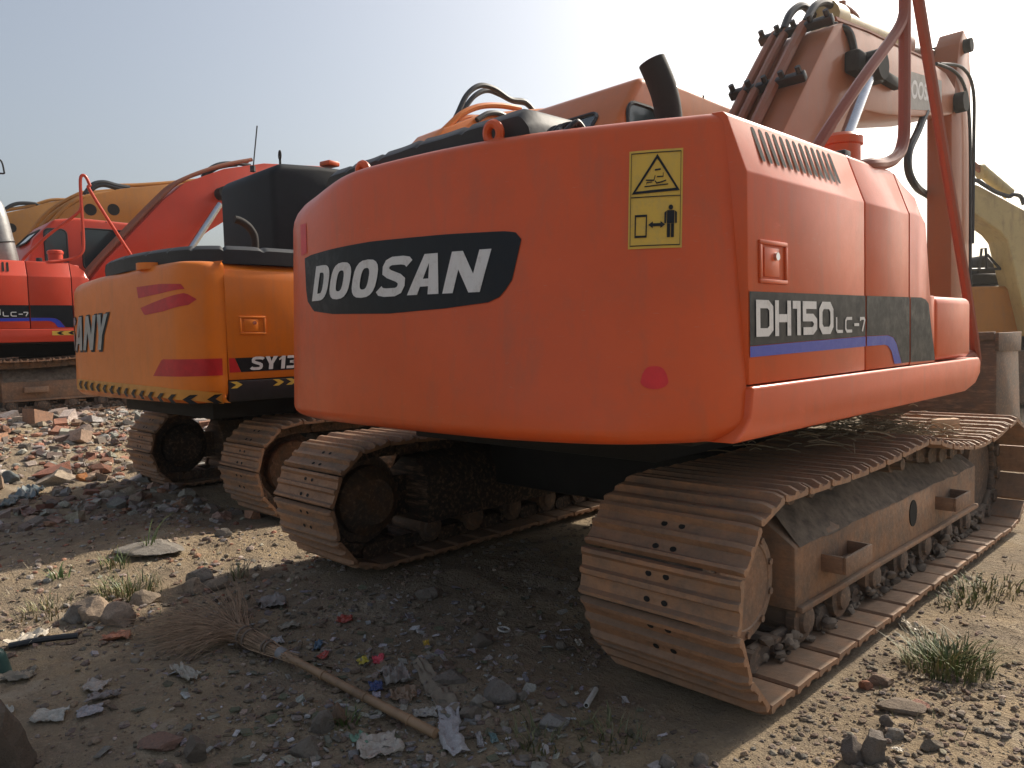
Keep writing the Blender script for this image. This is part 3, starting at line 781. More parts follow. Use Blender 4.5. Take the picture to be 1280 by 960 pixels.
    # --- exhaust
    if not far:
        e = MB(); e.tube([(-2.02, 3.05, 1.88), (-2.02, 3.04, 2.18), (-2.03, 3.02, 2.34), (-2.07, 2.98, 2.49)], .062, 18, 6); e.build('exhaust_pipe', M['under'], r)
    else:
        e = MB(); e.lathe((-2.0, 3.02, 1.90), (0.0, -.16, 1), [(.10, 0), (.155, .03), (.17, .10), (.17, .30), (.165, .62), (.15, .80), (.12, .88), (.07, .92)], 26)
        ep = e.build('exhaust_muffler', M['greypipe'], r); e = MB(); e.ring((-2.0, 2.97, 2.22), (0, -.16, 1), .172, .008, 24); e.build('clamp_band', M['under'], ep)
    # --- air cleaner bowl and hand rails on the right
    p = MB(); p.lathe((-1.42, 3.46, 1.90), (0, 0, 1), [(.07, 0), (.085, .01), (.085, .15), (.095, .155), (.095, .185), (.08, .20), (.02, .205)], 24); p.build('air_precleaner', pm, hood)
    hr = MB(); xx = -1.25
    hr.tube([(xx - .10, 3.24, 1.90), (xx, 3.32, 1.925), (xx, 3.50, 1.955), (xx, 3.64, 2.0), (xx, 3.725, 2.07), (xx, 3.752, 2.2), (xx, 3.755, 2.71), (xx, 3.76, 3.0), (xx, 3.79, 3.07), (xx, 3.83, 3.05), (xx, 3.87, 2.95), (xx, 3.933, 2.76), (xx, 4.853 - .01, 1.18), (xx - .02, 4.84, 1.09), (xx - .05, 4.70, 1.06)], .026 if not far else .020, 10, 5)
    hr.tube([(xx, 3.752, 2.66), (xx - .012, 3.69, 2.56), (xx - .05, 3.37, 2.28), (xx - .12, 3.10, 1.98), (xx - .13, 3.09, 1.91)], .024 if not far else .018, 10, 4)
    hr.build('handrail', M['rail'] if not far else pm, r)
    hb = MB(); hb.box(xx - .11, xx - .05, 3.22, 3.28, 1.90, 1.985, .005); hb.build('rail_bracket', M['rubber'], hood)
    # --- undercarriage
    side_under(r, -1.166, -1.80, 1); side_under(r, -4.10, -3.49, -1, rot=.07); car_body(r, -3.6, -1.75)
    return r, cw, cab, hood

def hoses(root, mat, paths, rad=.022, name='hydraulic_hose', smooth=6):
    for p in paths:
        m = MB(); m.tube(p, rad, 8, smooth); m.build(name, mat, root)
# ------------------------------------------------------------------ main excavator: boom, arm, bucket
def yz(pxs, x): return [(p.y, p.z) for p in (on(a, b, 0, x) for a, b in pxs)]
def onx(pxs, x): return [on(a, b, 0, x) for a, b in pxs]

main, cwm, cabm, hoodm = doosan('glossy orange excavator filling the foreground, white letters on a black panel across its rear', (0, 0, 0), M['orange'])
def main_boom(r):
    bx0, bx1 = -2.55, -2.10
    poly = [(3.55, 1.45), (4.30, 2.38), (4.85, 2.985), (5.04, 3.19), (5.16, 3.245), (5.6, 3.29), (6.97, 3.385), (7.3, 3.38), (7.62, 3.28), (7.66, 3.12), (7.3, 3.03), (6.45, 2.87), (5.9, 2.785), (5.55, 2.75), (5.30, 2.64), (4.91, 2.38), (4.2, 1.55)]
    bm_ = boom_box(r, 'boom', M['boom'], poly, bx0, bx1)
    # raised edge plates
    f = MB()
    for x in (bx0 - .004, bx1 - .014): f.prism([(5.08, 3.232), (5.6, 3.292), (6.97, 3.388), (6.97, 3.402), (5.6, 3.306), (5.05, 3.25)], 'x', x, x + .018)
    f.build('edge_plate', M['boom'], bm_)
    for x in (-2.49, -2.41, -2.29):
        m = MB(); m.tube([(x, 3.77, 1.78), (x, 4.25, 2.375), (x + .0, 4.80, 3.01), (x, 5.02, 3.245)], .030 if x < -2.35 else .036, 8, 5); m.build('hydraulic_pipe', M['darkorange'], bm_)
    for (y, z) in ((4.60, 2.78), (5.00, 3.22)):
        c = MB(); c.obox(Vector((-2.34, y, z)), (.50, .05, .06), Matrix.Rotation(R(48), 3, 'X'), .01)
        for q in range(5): c.cyl((-2.56 + q * .11, y - .01, z + .01), (-2.56 + q * .11, y - .05, z + .05), .018, 8)
        c.build('pipe_clamp', M['rubber'], bm_)
    hoses(bm_, M['hose'], [[(-2.42, 5.0, 3.25), (-2.42, 5.10, 3.38), (-2.41, 5.25, 3.47), (-2.40, 5.40, 3.45), (-2.38, 5.52, 3.38)], [(-2.28, 5.02, 3.26), (-2.28, 5.16, 3.40), (-2.28, 5.32, 3.47), (-2.28, 5.46, 3.46), (-2.30, 5.55, 3.38)],
                           [(-2.18, 5.12, 3.24), (-2.09, 5.22, 3.20), (-2.085, 5.32, 3.08), (-2.085, 5.38, 2.98)]], .026)
    # arm cylinder along the top
    a = MB(); p0, p1 = Vector((-2.33, 5.50, 3.42)), Vector((-2.33, 6.85, 3.56)); a.cyl(p0, p1, .082, 20); a.cyl(p0 - Vector((0, .09, .01)), p0 + Vector((0, .10, .012)), .115, 16)
    ac = a.build('arm_cylinder', M['beige'], r)
    k = MB(); k.cyl(p1 - Vector((0, .12, .012)), p1 + Vector((0, .06, .006)), .115, 20); k.build('cylinder_head', M['darkorange'], ac)
    k = MB(); k.cyl(p1, (-2.33, 7.78, 3.70), .042, 14); k.build('cylinder_rod', M['chrome'], ac)
    k = MB(); k.box(-2.42, -2.24, 5.42, 5.62, 3.29, 3.46, .02); k.cyl((-2.33, 5.72, 3.50), (-2.33, 5.72, 3.60), .03, 8); k.tube([(-2.33, 5.72, 3.58), (-2.28, 5.85, 3.52), (-2.26, 5.88, 3.40), (-2.25, 5.80, 3.32)], .018, 6, 5); k.build('cylinder_bracket', M['darkorange'], ac)
    # boom cylinders with dark covers at the upper pins
    for x in (-1.99, -2.66):
        c = MB(); c.cyl((x, 3.9, 1.25), (x, 4.70, 2.16), .075, 16); cy = c.build('boom_cylinder', M['darkorange'], r)
        k = MB(); k.cyl((x, 4.70, 2.16), (x, 5.36, 2.96), .040, 14); k.build('cylinder_rod', M['chrome'], cy)
        k = MB(); k.cyl((x - .07, 5.38, 2.98), (x + .07, 5.38, 2.98), .10, 16); k.build('pin_boss', M['under'], cy)
    k = MB(); k.box(-2.10, -2.00, 5.18, 5.62, 2.92, 3.06, .02); k.build('rod_end_cover', M['under'], bm_)  # dark cover box over the rod-end pin
    k = MB(); k.box(-2.10, -2.04, 5.74, 6.06, 2.98, 3.06, .015); k.build('pin_cover', M['under'], bm_)
    # faded name panel on the flank
    pl = onx([(1128, 136), (1177, 139), (1177, 101), (1128, 86)], -2.097); m = MB(); m.poly(pl); np_ = m.build('name_panel', plain('grey_name_panel', (.38, .36, .33), .6, var=.15, bmp=0), bm_)
    q = onx([(1132, 122), (1171, 128), (1172, 108), (1133, 97)], -2.0945)
    warp(text_mesh('DOOSAN', .035), lambda u, v: (q[0] * (1 - u) + q[1] * u) * (1 - v) + (q[3] * (1 - u) + q[2] * u) * v).build('lettering', M['white'], np_, 0, False)
    # arm
    arm = [(7.45, 3.10), (7.45, 1.25), (7.60, .80), (7.88, .78), (7.97, 1.5), (8.0, 3.5), (7.93, 3.80), (7.78, 3.86), (7.66, 3.72), (7.56, 3.40)]
    am = boom_box(r, 'arm', M['boom'], arm, -2.30, -2.10)
    m = MB(); m.cyl((-2.40, 7.56, 3.18), (-2.02, 7.56, 3.18), .085, 18); m.build('pivot_pin', M['under'], am); m = MB(); m.cyl((-2.37, 7.80, 3.72), (-2.04, 7.80, 3.72), .06, 18); m.build('pivot_pin', M['under'], am)
    hoses(am, M['hose'], [[(-2.12, 7.1, 3.42), (-2.08, 7.45, 3.42), (-2.07, 7.72, 3.32), (-2.07, 7.86, 3.0), (-2.07, 7.89, 2.2), (-2.07, 7.89, 1.6)],
                          [(-2.12, 7.2, 3.44), (-2.06, 7.6, 3.48), (-2.06, 7.92, 3.35), (-2.08, 8.02, 2.9), (-2.08, 8.0, 2.0)]], .014)
    bk = MB(); bk.cyl((-2.20, 8.08, 3.35), (-2.20, 8.10, 2.1), .075, 14); bc = bk.build('bucket_cylinder', M['beige'], r); bk = MB(); bk.cyl((-2.2, 8.10, 2.1), (-2.2, 8.12, 1.5), .04, 12); bk.build('cylinder_rod', M['chrome'], bc)
    hoses(bm_, M['hose'], [onx([(1157, 140), (1147, 165), (1136, 190), (1136, 215), (1146, 234)], -2.12) + [on(1158, 243, 0, -2.4), on(1172, 252, 0, -2.55)]], .03)
    # bucket
    b = MB(); prof = [(7.75, 1.17), (7.74, .50), (7.84, .20), (8.10, .06), (8.55, .03), (8.60, .30), (8.48, 1.17)]
    b.prism(prof, 'x', -3.00, -1.82, .02); bu = b.build('bucket', M['bucket'], r)
    b = MB()
    for x in (-2.81, -1.83): b.prism([(7.72, 1.18), (7.72, 1.02), (8.50, 1.0), (8.52, 1.18)], 'x', x, x + .03, .004)
    b.prism([(7.72, 1.12), (7.72, 1.19), (7.80, 1.19), (7.80, 1.12)], 'x', -2.78, -1.84, .004); b.build('bucket_rim', M['bucket'], bu)
    for k in range(5):
        t = MB(); x = -2.74 + k * .21; t.prism([(8.55, .02), (8.78, .03), (8.55, .10)], 'x', x, x + .07, .006); t.build('bucket_tooth', M['chain'], bu)
main_boom(main)

# ------------------------------------------------------------------ second orange excavator, further left
OFF3 = (-9.83, -.62, .47)
third, cw3, cab3, hood3 = doosan('red-orange excavator at the left edge, LC-7 lettered on its side', OFF3, M['redorange'], True)
def third_boom(r):
    off = Vector(OFF3); x1 = -11.93; w = .45
    def loc(pts): return [(y - off.y, z - off.z) for y, z in pts]
    poly = loc(yz([(112, 352), (133, 325), (205, 250), (232, 228), (280, 211), (330, 204), (410, 208), (410, 255), (330, 264), (280, 277), (262, 288), (246, 300), (236, 315), (228, 350)], x1))
    bm_ = boom_box(r, 'boom', M['redorange'], poly, x1 - w - off.x, x1 - off.x)
    for k, dx in enumerate((-.38, -.24, -.10)):
        P = [p - off + Vector((dx, -.02, .035)) for p in onx([(112, 352), (133, 325), (205, 250), (234, 226), (280, 209), (320, 201)], x1)]
        m = MB(); m.tube(P, .03, 8, 4); m.build('hydraulic_pipe', M['darkorange'], bm_)
    c = MB(); a, b = on(240, 308, 0, x1 + .15) - off, on(275, 255, 0, x1 + .15) - off; c.cyl(a - (b - a) * .1, b, .05, 14)
    c.build('cylinder_rod', M['chrome'], r)
    c = MB(); p = on(278, 242, 0, x1 + .08) - off; c.cyl(p - Vector((.12, 0, 0)), p + Vector((.12, 0, 0)), .10, 14); c.build('pin_boss', M['under'], bm_)
    hoses(bm_, M['hose'], [[p - off for p in onx([(253, 221), (262, 211), (275, 205), (292, 204), (313, 207)], x1 - .2)], [p - off for p in onx([(256, 222), (266, 213), (278, 208), (296, 206)], x1 - .3)]], .03)
third_boom(third)
# mirror frame of black wire at the rear of the third machine
m = MB(); o3 = Vector(OFF3); P = [on(a, b, 0, -11.6) - o3 for a, b in ((-14, 232), (-10, 205), (-4, 199), (2, 202), (5, 214), (4, 217), (-10, 218), (-12, 240), (-16, 300))]
m.tube(P, .011, 6, 3); m.build('mirror_frame', M['hose'], hood3)

# ------------------------------------------------------------------ yellow-orange excavator in the middle
SB = [(-5.0, 2.24), (-5.0, 2.12), (-5.04, 2.03), (-5.13, 1.965), (-5.35, 1.93), (-5.7, 1.91), (-6.1, 1.90), (-6.5, 1.89), (-6.85, 1.885), (-7.08, 1.895), (-7.26, 1.93), (-7.40, 2.0), (-7.50, 2.1), (-7.55, 2.25), (-7.57, 2.5)]
ST = [(x + (.03 if i > 9 else -.012 if i < 3 else 0), y + .02) for i, (x, y) in enumerate(SB)]
SW = CW(SB, ST, .885, 1.825)
def sany():
    base = Vector((-6.3, 3.9, 0)); pm = M['yelorange']
    r = thing('crawler_excavator', 'yellow-orange excavator with red paint strokes on its rear and a black wrapped cab', 'excavator', base)
    cw = SW.shell(rb=.09, rt=.05, rtl=.10).build('counterweight', pm, r, 40)
    def spot(pxs, mat, out=.003, name='paint_patch', n=24): return SW.patch([SW.uz(*p) for p in pxs], out, n, 3).build(name, mat, cw)
    spot([(171, 359), (200, 355), (228, 355), (231, 361), (200, 367), (173, 373)], M['redpaint'])
    spot([(176, 385), (205, 373), (232, 366), (246, 374), (236, 381), (205, 389), (181, 394)], M['redpaint'])
    spot([(192, 470), (203, 449), (278, 448), (279, 469)], M['redpaint'])
    # safety band of black chevrons
    def band(px): return 473 + (px - 92) * .0985
    lo = [(p, band(p) + 13) for p in (281, 240, 200, 160, 130, 110, 97)]; hi = [(p, band(p)) for p in (97, 110, 130, 160, 200, 240, 281)]
    spot(lo + hi, M['band'], .003, 'safety_band', 60)
    a0, zt = SW.uz(281, band(281) + 1.2); a1, _ = SW.uz(99, 475); zb = SW.uz(281, band(281) + 12)[1]; n = 15
    zt1 = SW.uz(104, band(104) + 1.2)[1]; zb1 = SW.uz(104, band(104) + 11)[1]
    for k in range(n):
        t = (k + .45) / n; a = a0 + (a1 - a0) * t; w = abs(a1 - a0) / n; top = zt + (zt1 - zt) * t; bot = zb + (zb1 - zb) * t; mid = (top + bot) / 2; c = MB()
        P = lambda da, z: SW.pt(a + da * w, z, .011)
        c.poly([P(.30, mid), P(-.02, top), P(-.36, top), P(-.05, mid)]); c.poly([P(-.05, mid), P(-.36, bot), P(-.02, bot), P(.30, mid)]); c.build('chevron', M['decal'], cw, 0)
    # chrome letters with a dark edge, wrapping round the left of the rear
    q1 = SW.uz(143, 391); q0 = SW.uz(132, 437); W = 1.02; H0, H1 = q0[1], q1[1]; sh = .09
    def fn(o, gx=0, gz=0):
        return lambda u, v: SW.pt(q0[0] + (1 - u) * W - v * sh + gx, H0 + (H1 - H0) * v + gz, o)
    heavy_mesh('SANY', lambda u, v: fn(.004)(u * 1.05 - .012, v * 1.10 - .06), .07).build('letter_edge', M['decal'], cw, 0, False)
    heavy_mesh('SANY', lambda u, v: fn(.008)(u, v), .11).build('lettering', M['silver'], cw, 0, False)
    # hood pads
    def padrow(nm, pts, wid, h):
        m = MB(); rows = []; n = 60; P = catmull([(a, b, 0) for a, b in pts], 40); n = len(P)
        for i in range(n):
            d = (P[min(i + 1, n - 1)] - P[max(i - 1, 0)]).normalized(); nn = Vector((d.y, -d.x, 0)); e = math.sin(min(1, min(i, n - 1 - i) / 7.0) * math.pi / 2); hh = h * (.5 + .5 * e) * (1 - .12 * math.exp(-(((i % 26) - 13) / 1.3) ** 2)) 
            rows.append([P[i] + nn * wx + Vector((0, 0, 1.815 + hz)) for wx, hz in ((wid, 0), (wid + .005, hh * .75), (wid - .03, hh * .97), (wid * .5, hh), (-wid * .5, hh), (-wid, hh * .8), (-wid, 0))])
        vs = m.grid(rows); m.bm.faces.new(vs[0]); m.bm.faces.new(vs[-1][::-1]); return m.build(nm, M['pad'], r, 50)
    padrow('hood_pad', [(on(150, 318, 1, 2.06).x, 2.05), (-5.9, 2.03), (-5.45, 2.10), (-5.22, 2.20), (-5.12, 2.45), (-5.12, 3.0), (-5.12, 3.8)], .10, .125)
    e = MB(); p = on(258, 325, 2, 1.83); e.cyl((-5.55, 1.99, 1.80), (-5.55, 1.99, 1.845), .10, 20); e.build('lifting_cap', pm, cw)
    # side door and skirt
    S = -5.0
    prof = [(S, 1.03), (S, 1.70), (S - .02, 1.77), (S - .07, 1.815), (S - .14, 1.825), (S - .14, 1.03)]
    m = MB(); m.prism(prof, 'y', 2.252, 3.30, .006); door = m.build('side_door', pm, r)
    m = MB(); m.prism(prof, 'y', 3.31, 4.3, .006); door2 = m.build('side_door', pm, r)
    latch(door, pm, S, 2.435, 1.397, .19, .125)
    fx = side_map(S + .003)
    b = MB(); b.poly([fx(*p) for p in ((2.256, 1.082), (2.256, 1.178), (2.295, 1.178), (2.335, 1.082))]); b.build('red_band', M['redpaint'], door)
    b = MB(); b.poly([fx(*p) for p in ((2.337, 1.082), (2.297, 1.178), (3.29, 1.180), (3.29, 1.08))]); b.build('side_band', M['decal'], door)
    f5 = lambda y0, y1, z0, z1, o: (lambda u, v: Vector((S + o, y0 + (y1 - y0) * u + .012 * v, z0 + (z1 - z0) * v)))
    heavy_mesh('SY135', f5(2.402, 2.845, 1.092, 1.182, .006), .10, 0).build('lettering', M['white'], door, 0, False)
    m = MB(); m.box(S - .25, S + .006, 2.245, 4.8, .885, 1.024, .006); sk = m.build('skirt', M['black'], r)
    for k, y in enumerate((2.255, 2.56, 2.66, 2.76, 2.86)):
        c = MB(); fz = side_map(S + .009); c.poly([fz(*p) for p in ((y, .975), (y + .045, .975), (y + .085, .998), (y + .045, 1.02), (y, 1.02), (y + .04, .998))]); c.build('chevron', M['sticker'], sk, 0)
    # upper works
    h = MB(); h.box(-7.5, S - .14, 2.3, 3.5, 1.5, 1.815, .01); h.build('engine_hood', pm, r)
    h = MB(); h.box(-7.55, S - .3, 2.1, 4.8, .86, 1.03, .01); h.box(-7.2, -5.4, 2.3, 4.4, .74, .86, .01); h.build('swing_frame', M['under'], r)
    h = MB(); h.box(-7.2, S - .16, 2.4, 4.2, 1.03, 1.50); h.build('engine_block', M['under'], r)
    # black sheet-wrapped cab
    c = MB(); c.prism([(3.15, 1.0), (3.15, 2.72), (3.24, 2.79), (3.6, 2.815), (4.6, 2.83), (4.95, 2.4), (5.0, 1.0)], 'x', -7.0, -6.0, .05, 3); cab = c.build('cab', M['navy'], r)
    a = MB(); p = Vector((-6.42, 3.2, 2.78)); a.cyl(p, p + Vector((0, 0, .05)), .025, 8); a.tube([p, p + Vector((0, .02, .14)), p + Vector((.02, .05, .40))], .006, 6, 3); a.build('antenna', M['hose'], cab)
    a = MB(); a.ring((-6.0 - .06, 3.27, 2.865), (.3, 1, 0), .035, .008, 14); a.cyl((-6.06, 3.27, 2.79), (-6.06, 3.27, 2.83), .01, 8); a.build('lifting_eye', M['under'], cab)
    a = MB(); q = on(412, 206, 0, -6.1); a.obox(Vector((-6.1, q.y, q.z + .005)), (.13, .13, .045), Matrix.Rotation(.2, 3, 'Z'), .012); a.build('roof_block', M['orange'], cab)  # small orange block on the cab roof
    e = MB(); e.tube(onx([(319, 312), (318, 296), (312, 285), (302, 277), (293, 274)], -5.75), .030, 12, 5); e.build('exhaust_pipe', M['under'], r)
    # boom seen over the big machine
    x1 = -5.5
    bm_ = boom_box(r, 'boom', M['yelorange'], yz([(440, 390), (500, 245), (538, 180), (556, 160), (600, 143), (640, 138), (720, 132), (790, 124), (798, 160), (720, 176), (625, 192), (585, 250), (520, 400)], x1), x1 - .42, x1)
    for dx, pts in ((-.05, [(540, 178), (560, 158), (578, 142), (600, 133), (625, 132), (650, 136)]), (-.25, [(545, 180), (566, 160), (582, 148), (606, 147), (640, 146)])):
        m = MB(); m.tube(onx(pts, x1 + dx), .030, 8, 5); m.build('hydraulic_pipe', M['yelorange'], bm_)
    hoses(bm_, M['hose'], [onx([(564, 158), (572, 142), (584, 118), (600, 107), (618, 111), (638, 124), (656, 127), (668, 140)], x1 - .1), onx([(568, 156), (578, 140), (592, 121), (608, 113), (624, 118), (640, 126), (658, 130), (670, 143)], x1 - .25), onx([(596, 150), (610, 142), (624, 142), (636, 148)], x1 + .02)], .026)
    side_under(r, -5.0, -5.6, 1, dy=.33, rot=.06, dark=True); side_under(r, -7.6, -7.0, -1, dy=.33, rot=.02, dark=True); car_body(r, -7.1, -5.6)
    return r
second = sany()

# ------------------------------------------------------------------ excavators of the back row (only booms rise above the others)
def back_excavator(label, base, paint, xr, boom_px, cabx, pipes, holes=(), hose_px=()):
    r = thing('crawler_excavator', label, 'excavator', base); z0 = base[2]; y0 = base[1]
    b = MB(); b.prism([(xr, y0 - 1.3), (xr, y0 + .9), (xr - 2.5, y0 + .9), (xr - 2.5, y0 - 1.3), (xr - 2.1, y0 - 1.7), (xr - 1.25, y0 - 1.85), (xr - .4, y0 - 1.7)], 'z', z0 + .95, z0 + 1.80, .06); b.build('body', paint, r)
    c = MB(); c.prism([(y0 - .1, z0 + 1.0), (y0 - .05, z0 + 2.3), (y0 + .2, z0 + 2.62), (y0 + 1.3, z0 + 2.62), (y0 + 1.6, z0 + 1.9), (y0 + 1.5, z0 + 1.0)], 'x', xr - 2.45, xr - 1.5, .04); cb = c.build('cab', paint, r)
    g = MB(); g.box(xr - 1.499, xr - 1.494, y0 + .15, y0 + 1.25, z0 + 1.7, z0 + 2.45); g.build('side_window', M['glass'], cb)
    for xx in (xr - .6, xr - 2.7):
        t = MB(); pts = [(y0 - 1.6, z0 + .36), (y0 - 1.5, z0 + .1), (y0 - 1.25, z0), (y0 + 1.6, z0), (y0 + 1.85, z0 + .1), (y0 + 1.95, z0 + .36), (y0 + 1.85, z0 + .62), (y0 + 1.6, z0 + .72), (y0 - 1.25, z0 + .72), (y0 - 1.5, z0 + .62)]
        t.prism(pts, 'x', xx, xx + .68, .02); t.build('crawler_track', M['chain'], r)
    t = MB(); t.box(xr - 2.2, xr - .5, y0 - .5, y0 + .5, z0 + .3, z0 + .96, .03); t.build('car_body', M['under'], r)
    bm_ = boom_box(r, 'boom', paint, yz(boom_px, xr - .9), xr - 1.4, xr - .9)
    for dx, pts in pipes:
        m = MB(); m.tube(onx(pts, xr - .9 + dx), .04, 8, 4); m.build('hydraulic_pipe', paint, bm_)
    for p in holes:
        q = on(p[0], p[1], 0, xr - .897); m = MB(); m.poly([q + Vector((0, .11 * math.cos(a), .11 * math.sin(a))) for a in [k * math.tau / 16 for k in range(16)]]); m.build('pin_hole', M['gap'], bm_)
    hoses(bm_, M['hose'], [onx(h, xr - 1.0) for h in hose_px], .045)
    return r
back_excavator('yellow excavator whose bent boom with two dark holes rises behind the red-orange cab', Vector((-16.1, 3.0, .45)), M['yellow'], -14.85,
    [(24, 352), (58, 290), (82, 262), (110, 245), (150, 236), (300, 222), (300, 268), (180, 280), (140, 300), (110, 352)], 0,
    [(-.45, [(10, 340), (34, 298), (62, 264), (98, 243), (112, 241), (160, 237), (228, 233), (300, 230)]), (-.30, [(16, 348), (40, 300), (66, 268), (100, 247)]), (-.05, [(22, 352), (48, 304), (74, 268), (104, 247), (150, 240)]),
     (-.2, [(150, 232), (180, 231), (230, 227), (320, 218)])], [(113, 262), (142, 262)], [[(106, 243), (116, 231), (130, 228), (146, 232), (162, 235)], [(108, 244), (118, 234), (130, 231), (146, 235), (160, 238)]])
back_excavator('dull yellow excavator furthest left, only its straight boom showing behind the grey muffler', Vector((-21.3, 2.6, .45)), M['yellow2'], -20.0,
    [(-60, 300), (-20, 272), (12, 265), (36, 260), (60, 253), (110, 246), (160, 244), (160, 300), (70, 320), (40, 352), (-60, 352)], 0,
    [(-.1, [(-20, 268), (12, 262), (40, 257), (64, 250), (90, 250)])], [(14, 285)], [[(4, 264), (14, 257), (26, 254), (44, 255), (52, 259)]])

# ------------------------------------------------------------------ pale excavator across the yard on the right
FWD = CM @ Vector((0, 0, 1)); FWH = Vector((FWD.x, FWD.y, 0)).normalized(); RT = Vector((FWH.y, -FWH.x, 0))
def dprism(m, pxs, z, th, bevel=.02):
    b = bmesh.new(); v0 = [b.verts.new(dep(p[0], p[1], z)) for p in pxs]; v1 = [b.verts.new(v.co + FWH * th) for v in v0]; n = len(pxs)
    b.faces.new(v0); b.faces.new(v1[::-1])
    for i in range(n): b.faces.new((v0[i], v1[i], v1[(i + 1) % n], v0[(i + 1) % n]))
    bmesh.ops.recalc_face_normals(b, faces=b.faces)
    if bevel: bmesh.ops.bevel(b, geom=b.edges[:], offset=bevel, segments=1, affect='EDGES', clamp_overlap=True)
    m._merge(b, 0); return m
def right_machine():
    Z = 11.0; base = dep(1330, 507, Z); base.z = 0
    r = thing('crawler_excavator', 'pale beige excavator across the yard at the right edge, its bent boom pointing left', 'excavator', base)
    m = MB(); dprism(m, [(1208, 240), (1214, 231), (1222, 231), (1280, 262), (1335, 300), (1345, 420), (1288, 420), (1270, 345), (1259, 300), (1250, 289), (1212, 262)], Z, .45, .015); bm_ = m.build('boom', M['beige'], r)
    m = MB(); m.cyl(dep(1228, 214, Z + .2), dep(1262, 243, Z + .2), .085, 14); m.cyl(dep(1224, 215, Z + .2), dep(1229, 214, Z + .2), .11, 12); ac = m.build('arm_cylinder', M['beige'], r)
    m = MB(); m.cyl(dep(1205, 197, Z + .2), dep(1226, 213, Z + .2), .045, 12); m.build('cylinder_rod', M['darkorange'], ac)
    m = MB(); dprism(m, [(1180, 300), (1190, 240), (1210, 236), (1216, 252), (1204, 300), (1190, 380), (1178, 380)], Z + .05, .35, .02); m.build('arm', M['beige'], r)
    hoses(bm_, M['hose'], [[dep(a, b, Z - .03) for a, b in ((1213, 234), (1216, 226), (1222, 226), (1230, 231), (1245, 240), (1262, 246))], [dep(a, b, Z - .03) for a, b in ((1262, 246), (1268, 243), (1276, 246), (1280, 256))]], .03)
    m = MB(); dprism(m, [(1214, 358), (1345, 356), (1350, 418), (1214, 418)], Z + .25, 2.4, .05); body = m.build('body', M['yellow'], r)
    m = MB(); dprism(m, [(1250, 300), (1262, 300), (1262, 358), (1256, 358), (1256, 306)], Z + .3, .05, .004); m.build('exhaust_pipe', M['beige'], r)
    m = MB()
    for z in (Z + .3, Z + 1.4):
        m.tube([dep(a, b, z) for a, b in ((1214, 337), (1256, 336), (1272, 336))], .02, 6, 0); m.tube([dep(a, b, z) for a, b in ((1224, 338), (1227, 311), (1232, 310), (1234, 338))], .02, 6, 0); m.tube([dep(a, b, z) for a, b in ((1234, 318), (1250, 336))], .02, 6, 0)
    m.build('guard_rail', M['hose'], body)
    m = MB(); dprism(m, [(1214, 342), (1262, 341), (1262, 356), (1214, 356)], Z + .5, 1.6, .03); m.build('engine_cover', M['under'], body)
    m = MB(); dprism(m, [(1222, 326), (1232, 318), (1246, 332), (1246, 342), (1222, 342)], Z + 1.0, .6, .02); m.build('air_filter', M['under'], body)
    for z in (Z + .3, Z + 2.2):
        m = MB(); dprism(m, [(1190, 470), (1196, 446), (1215, 438), (1380, 438), (1385, 500), (1215, 508), (1196, 498)], z, .6, .02); m.build('crawler_track', M['chain'], r)
    m = MB(); dprism(m, [(1240, 415), (1340, 415), (1340, 460), (1240, 460)], Z + .9, 1.2, .02); m.build('car_body', M['under'], r)
right_machine()
# ------------------------------------------------------------------ ground
def groundmat():
    m, nt, b = newmat('dirt_ground'); co = coords(nt)
    n1 = noise_n(nt, co, .8, 6, .65); n2 = noise_n(nt, co, 5, 8, .7); n3 = noise_n(nt, co, 34, 6, .72); n4 = noise_n(nt, co, 120, 3, .7)
    n0 = noise_n(nt, co, 2.1, 5, .7)
    c = mix(nt, ramp(nt, n1, [(.36, 0.0), (.62, 1.0)]), (0.468, 0.351, 0.215), (0.332, 0.260, 0.182))
    c = mix(nt, math_n(nt, 'MULTIPLY', ramp(nt, n2, [(.40, 0.0), (.68, 1.0)]), .75), c, (0.240, 0.195, 0.146))
    c = mix(nt, math_n(nt, 'MULTIPLY', ramp(nt, n0, [(.54, 0.0), (.66, 1.0)]), .65), c, (0.520, 0.436, 0.325))
    c = mix(nt, math_n(nt, 'MULTIPLY', ramp(nt, n3, [(.52, 0.0), (.70, 1.0)]), .7), c, (0.520, 0.410, 0.280))
    c = mix(nt, math_n(nt, 'MULTIPLY', ramp(nt, n4, [(.56, 0.0), (.72, 1.0)]), .55), c, (0.150, 0.117, 0.091))
    vo = nd(nt, 'ShaderNodeTexVoronoi'); vo.inputs['Scale'].default_value = 55; nt.links.new(co, vo.inputs['Vector'])
    peb = ramp(nt, vo.outputs['Distance'], [(.16, 1.0), (.26, 0.0)])
    hs = nd(nt, 'ShaderNodeSeparateColor'); nt.links.new(vo.outputs['Color'], hs.inputs[0])
    few = ramp(nt, hs.outputs[0], [(.62, 0.0), (.66, 1.0)])
    pk = math_n(nt, 'MULTIPLY', peb, few)
    c = mix(nt, math_n(nt, 'MULTIPLY', pk, .8), c, mix(nt, hs.outputs[1], (0.390, 0.338, 0.286), (0.208, 0.130, 0.098)))
    nt.links.new(c, b.inputs['Base Color']); b.inputs['Roughness'].default_value = .95; b.inputs['Specular IOR Level'].default_value = .2
    h = math_n(nt, 'ADD', math_n(nt, 'ADD', math_n(nt, 'MULTIPLY', n2, 1.2), math_n(nt, 'MULTIPLY', n3, .8)), math_n(nt, 'ADD', math_n(nt, 'MULTIPLY', pk, .5), math_n(nt, 'MULTIPLY', n4, .3)))
    bump(nt, b, h, 1.0, .045); return m
M['ground'] = groundmat()
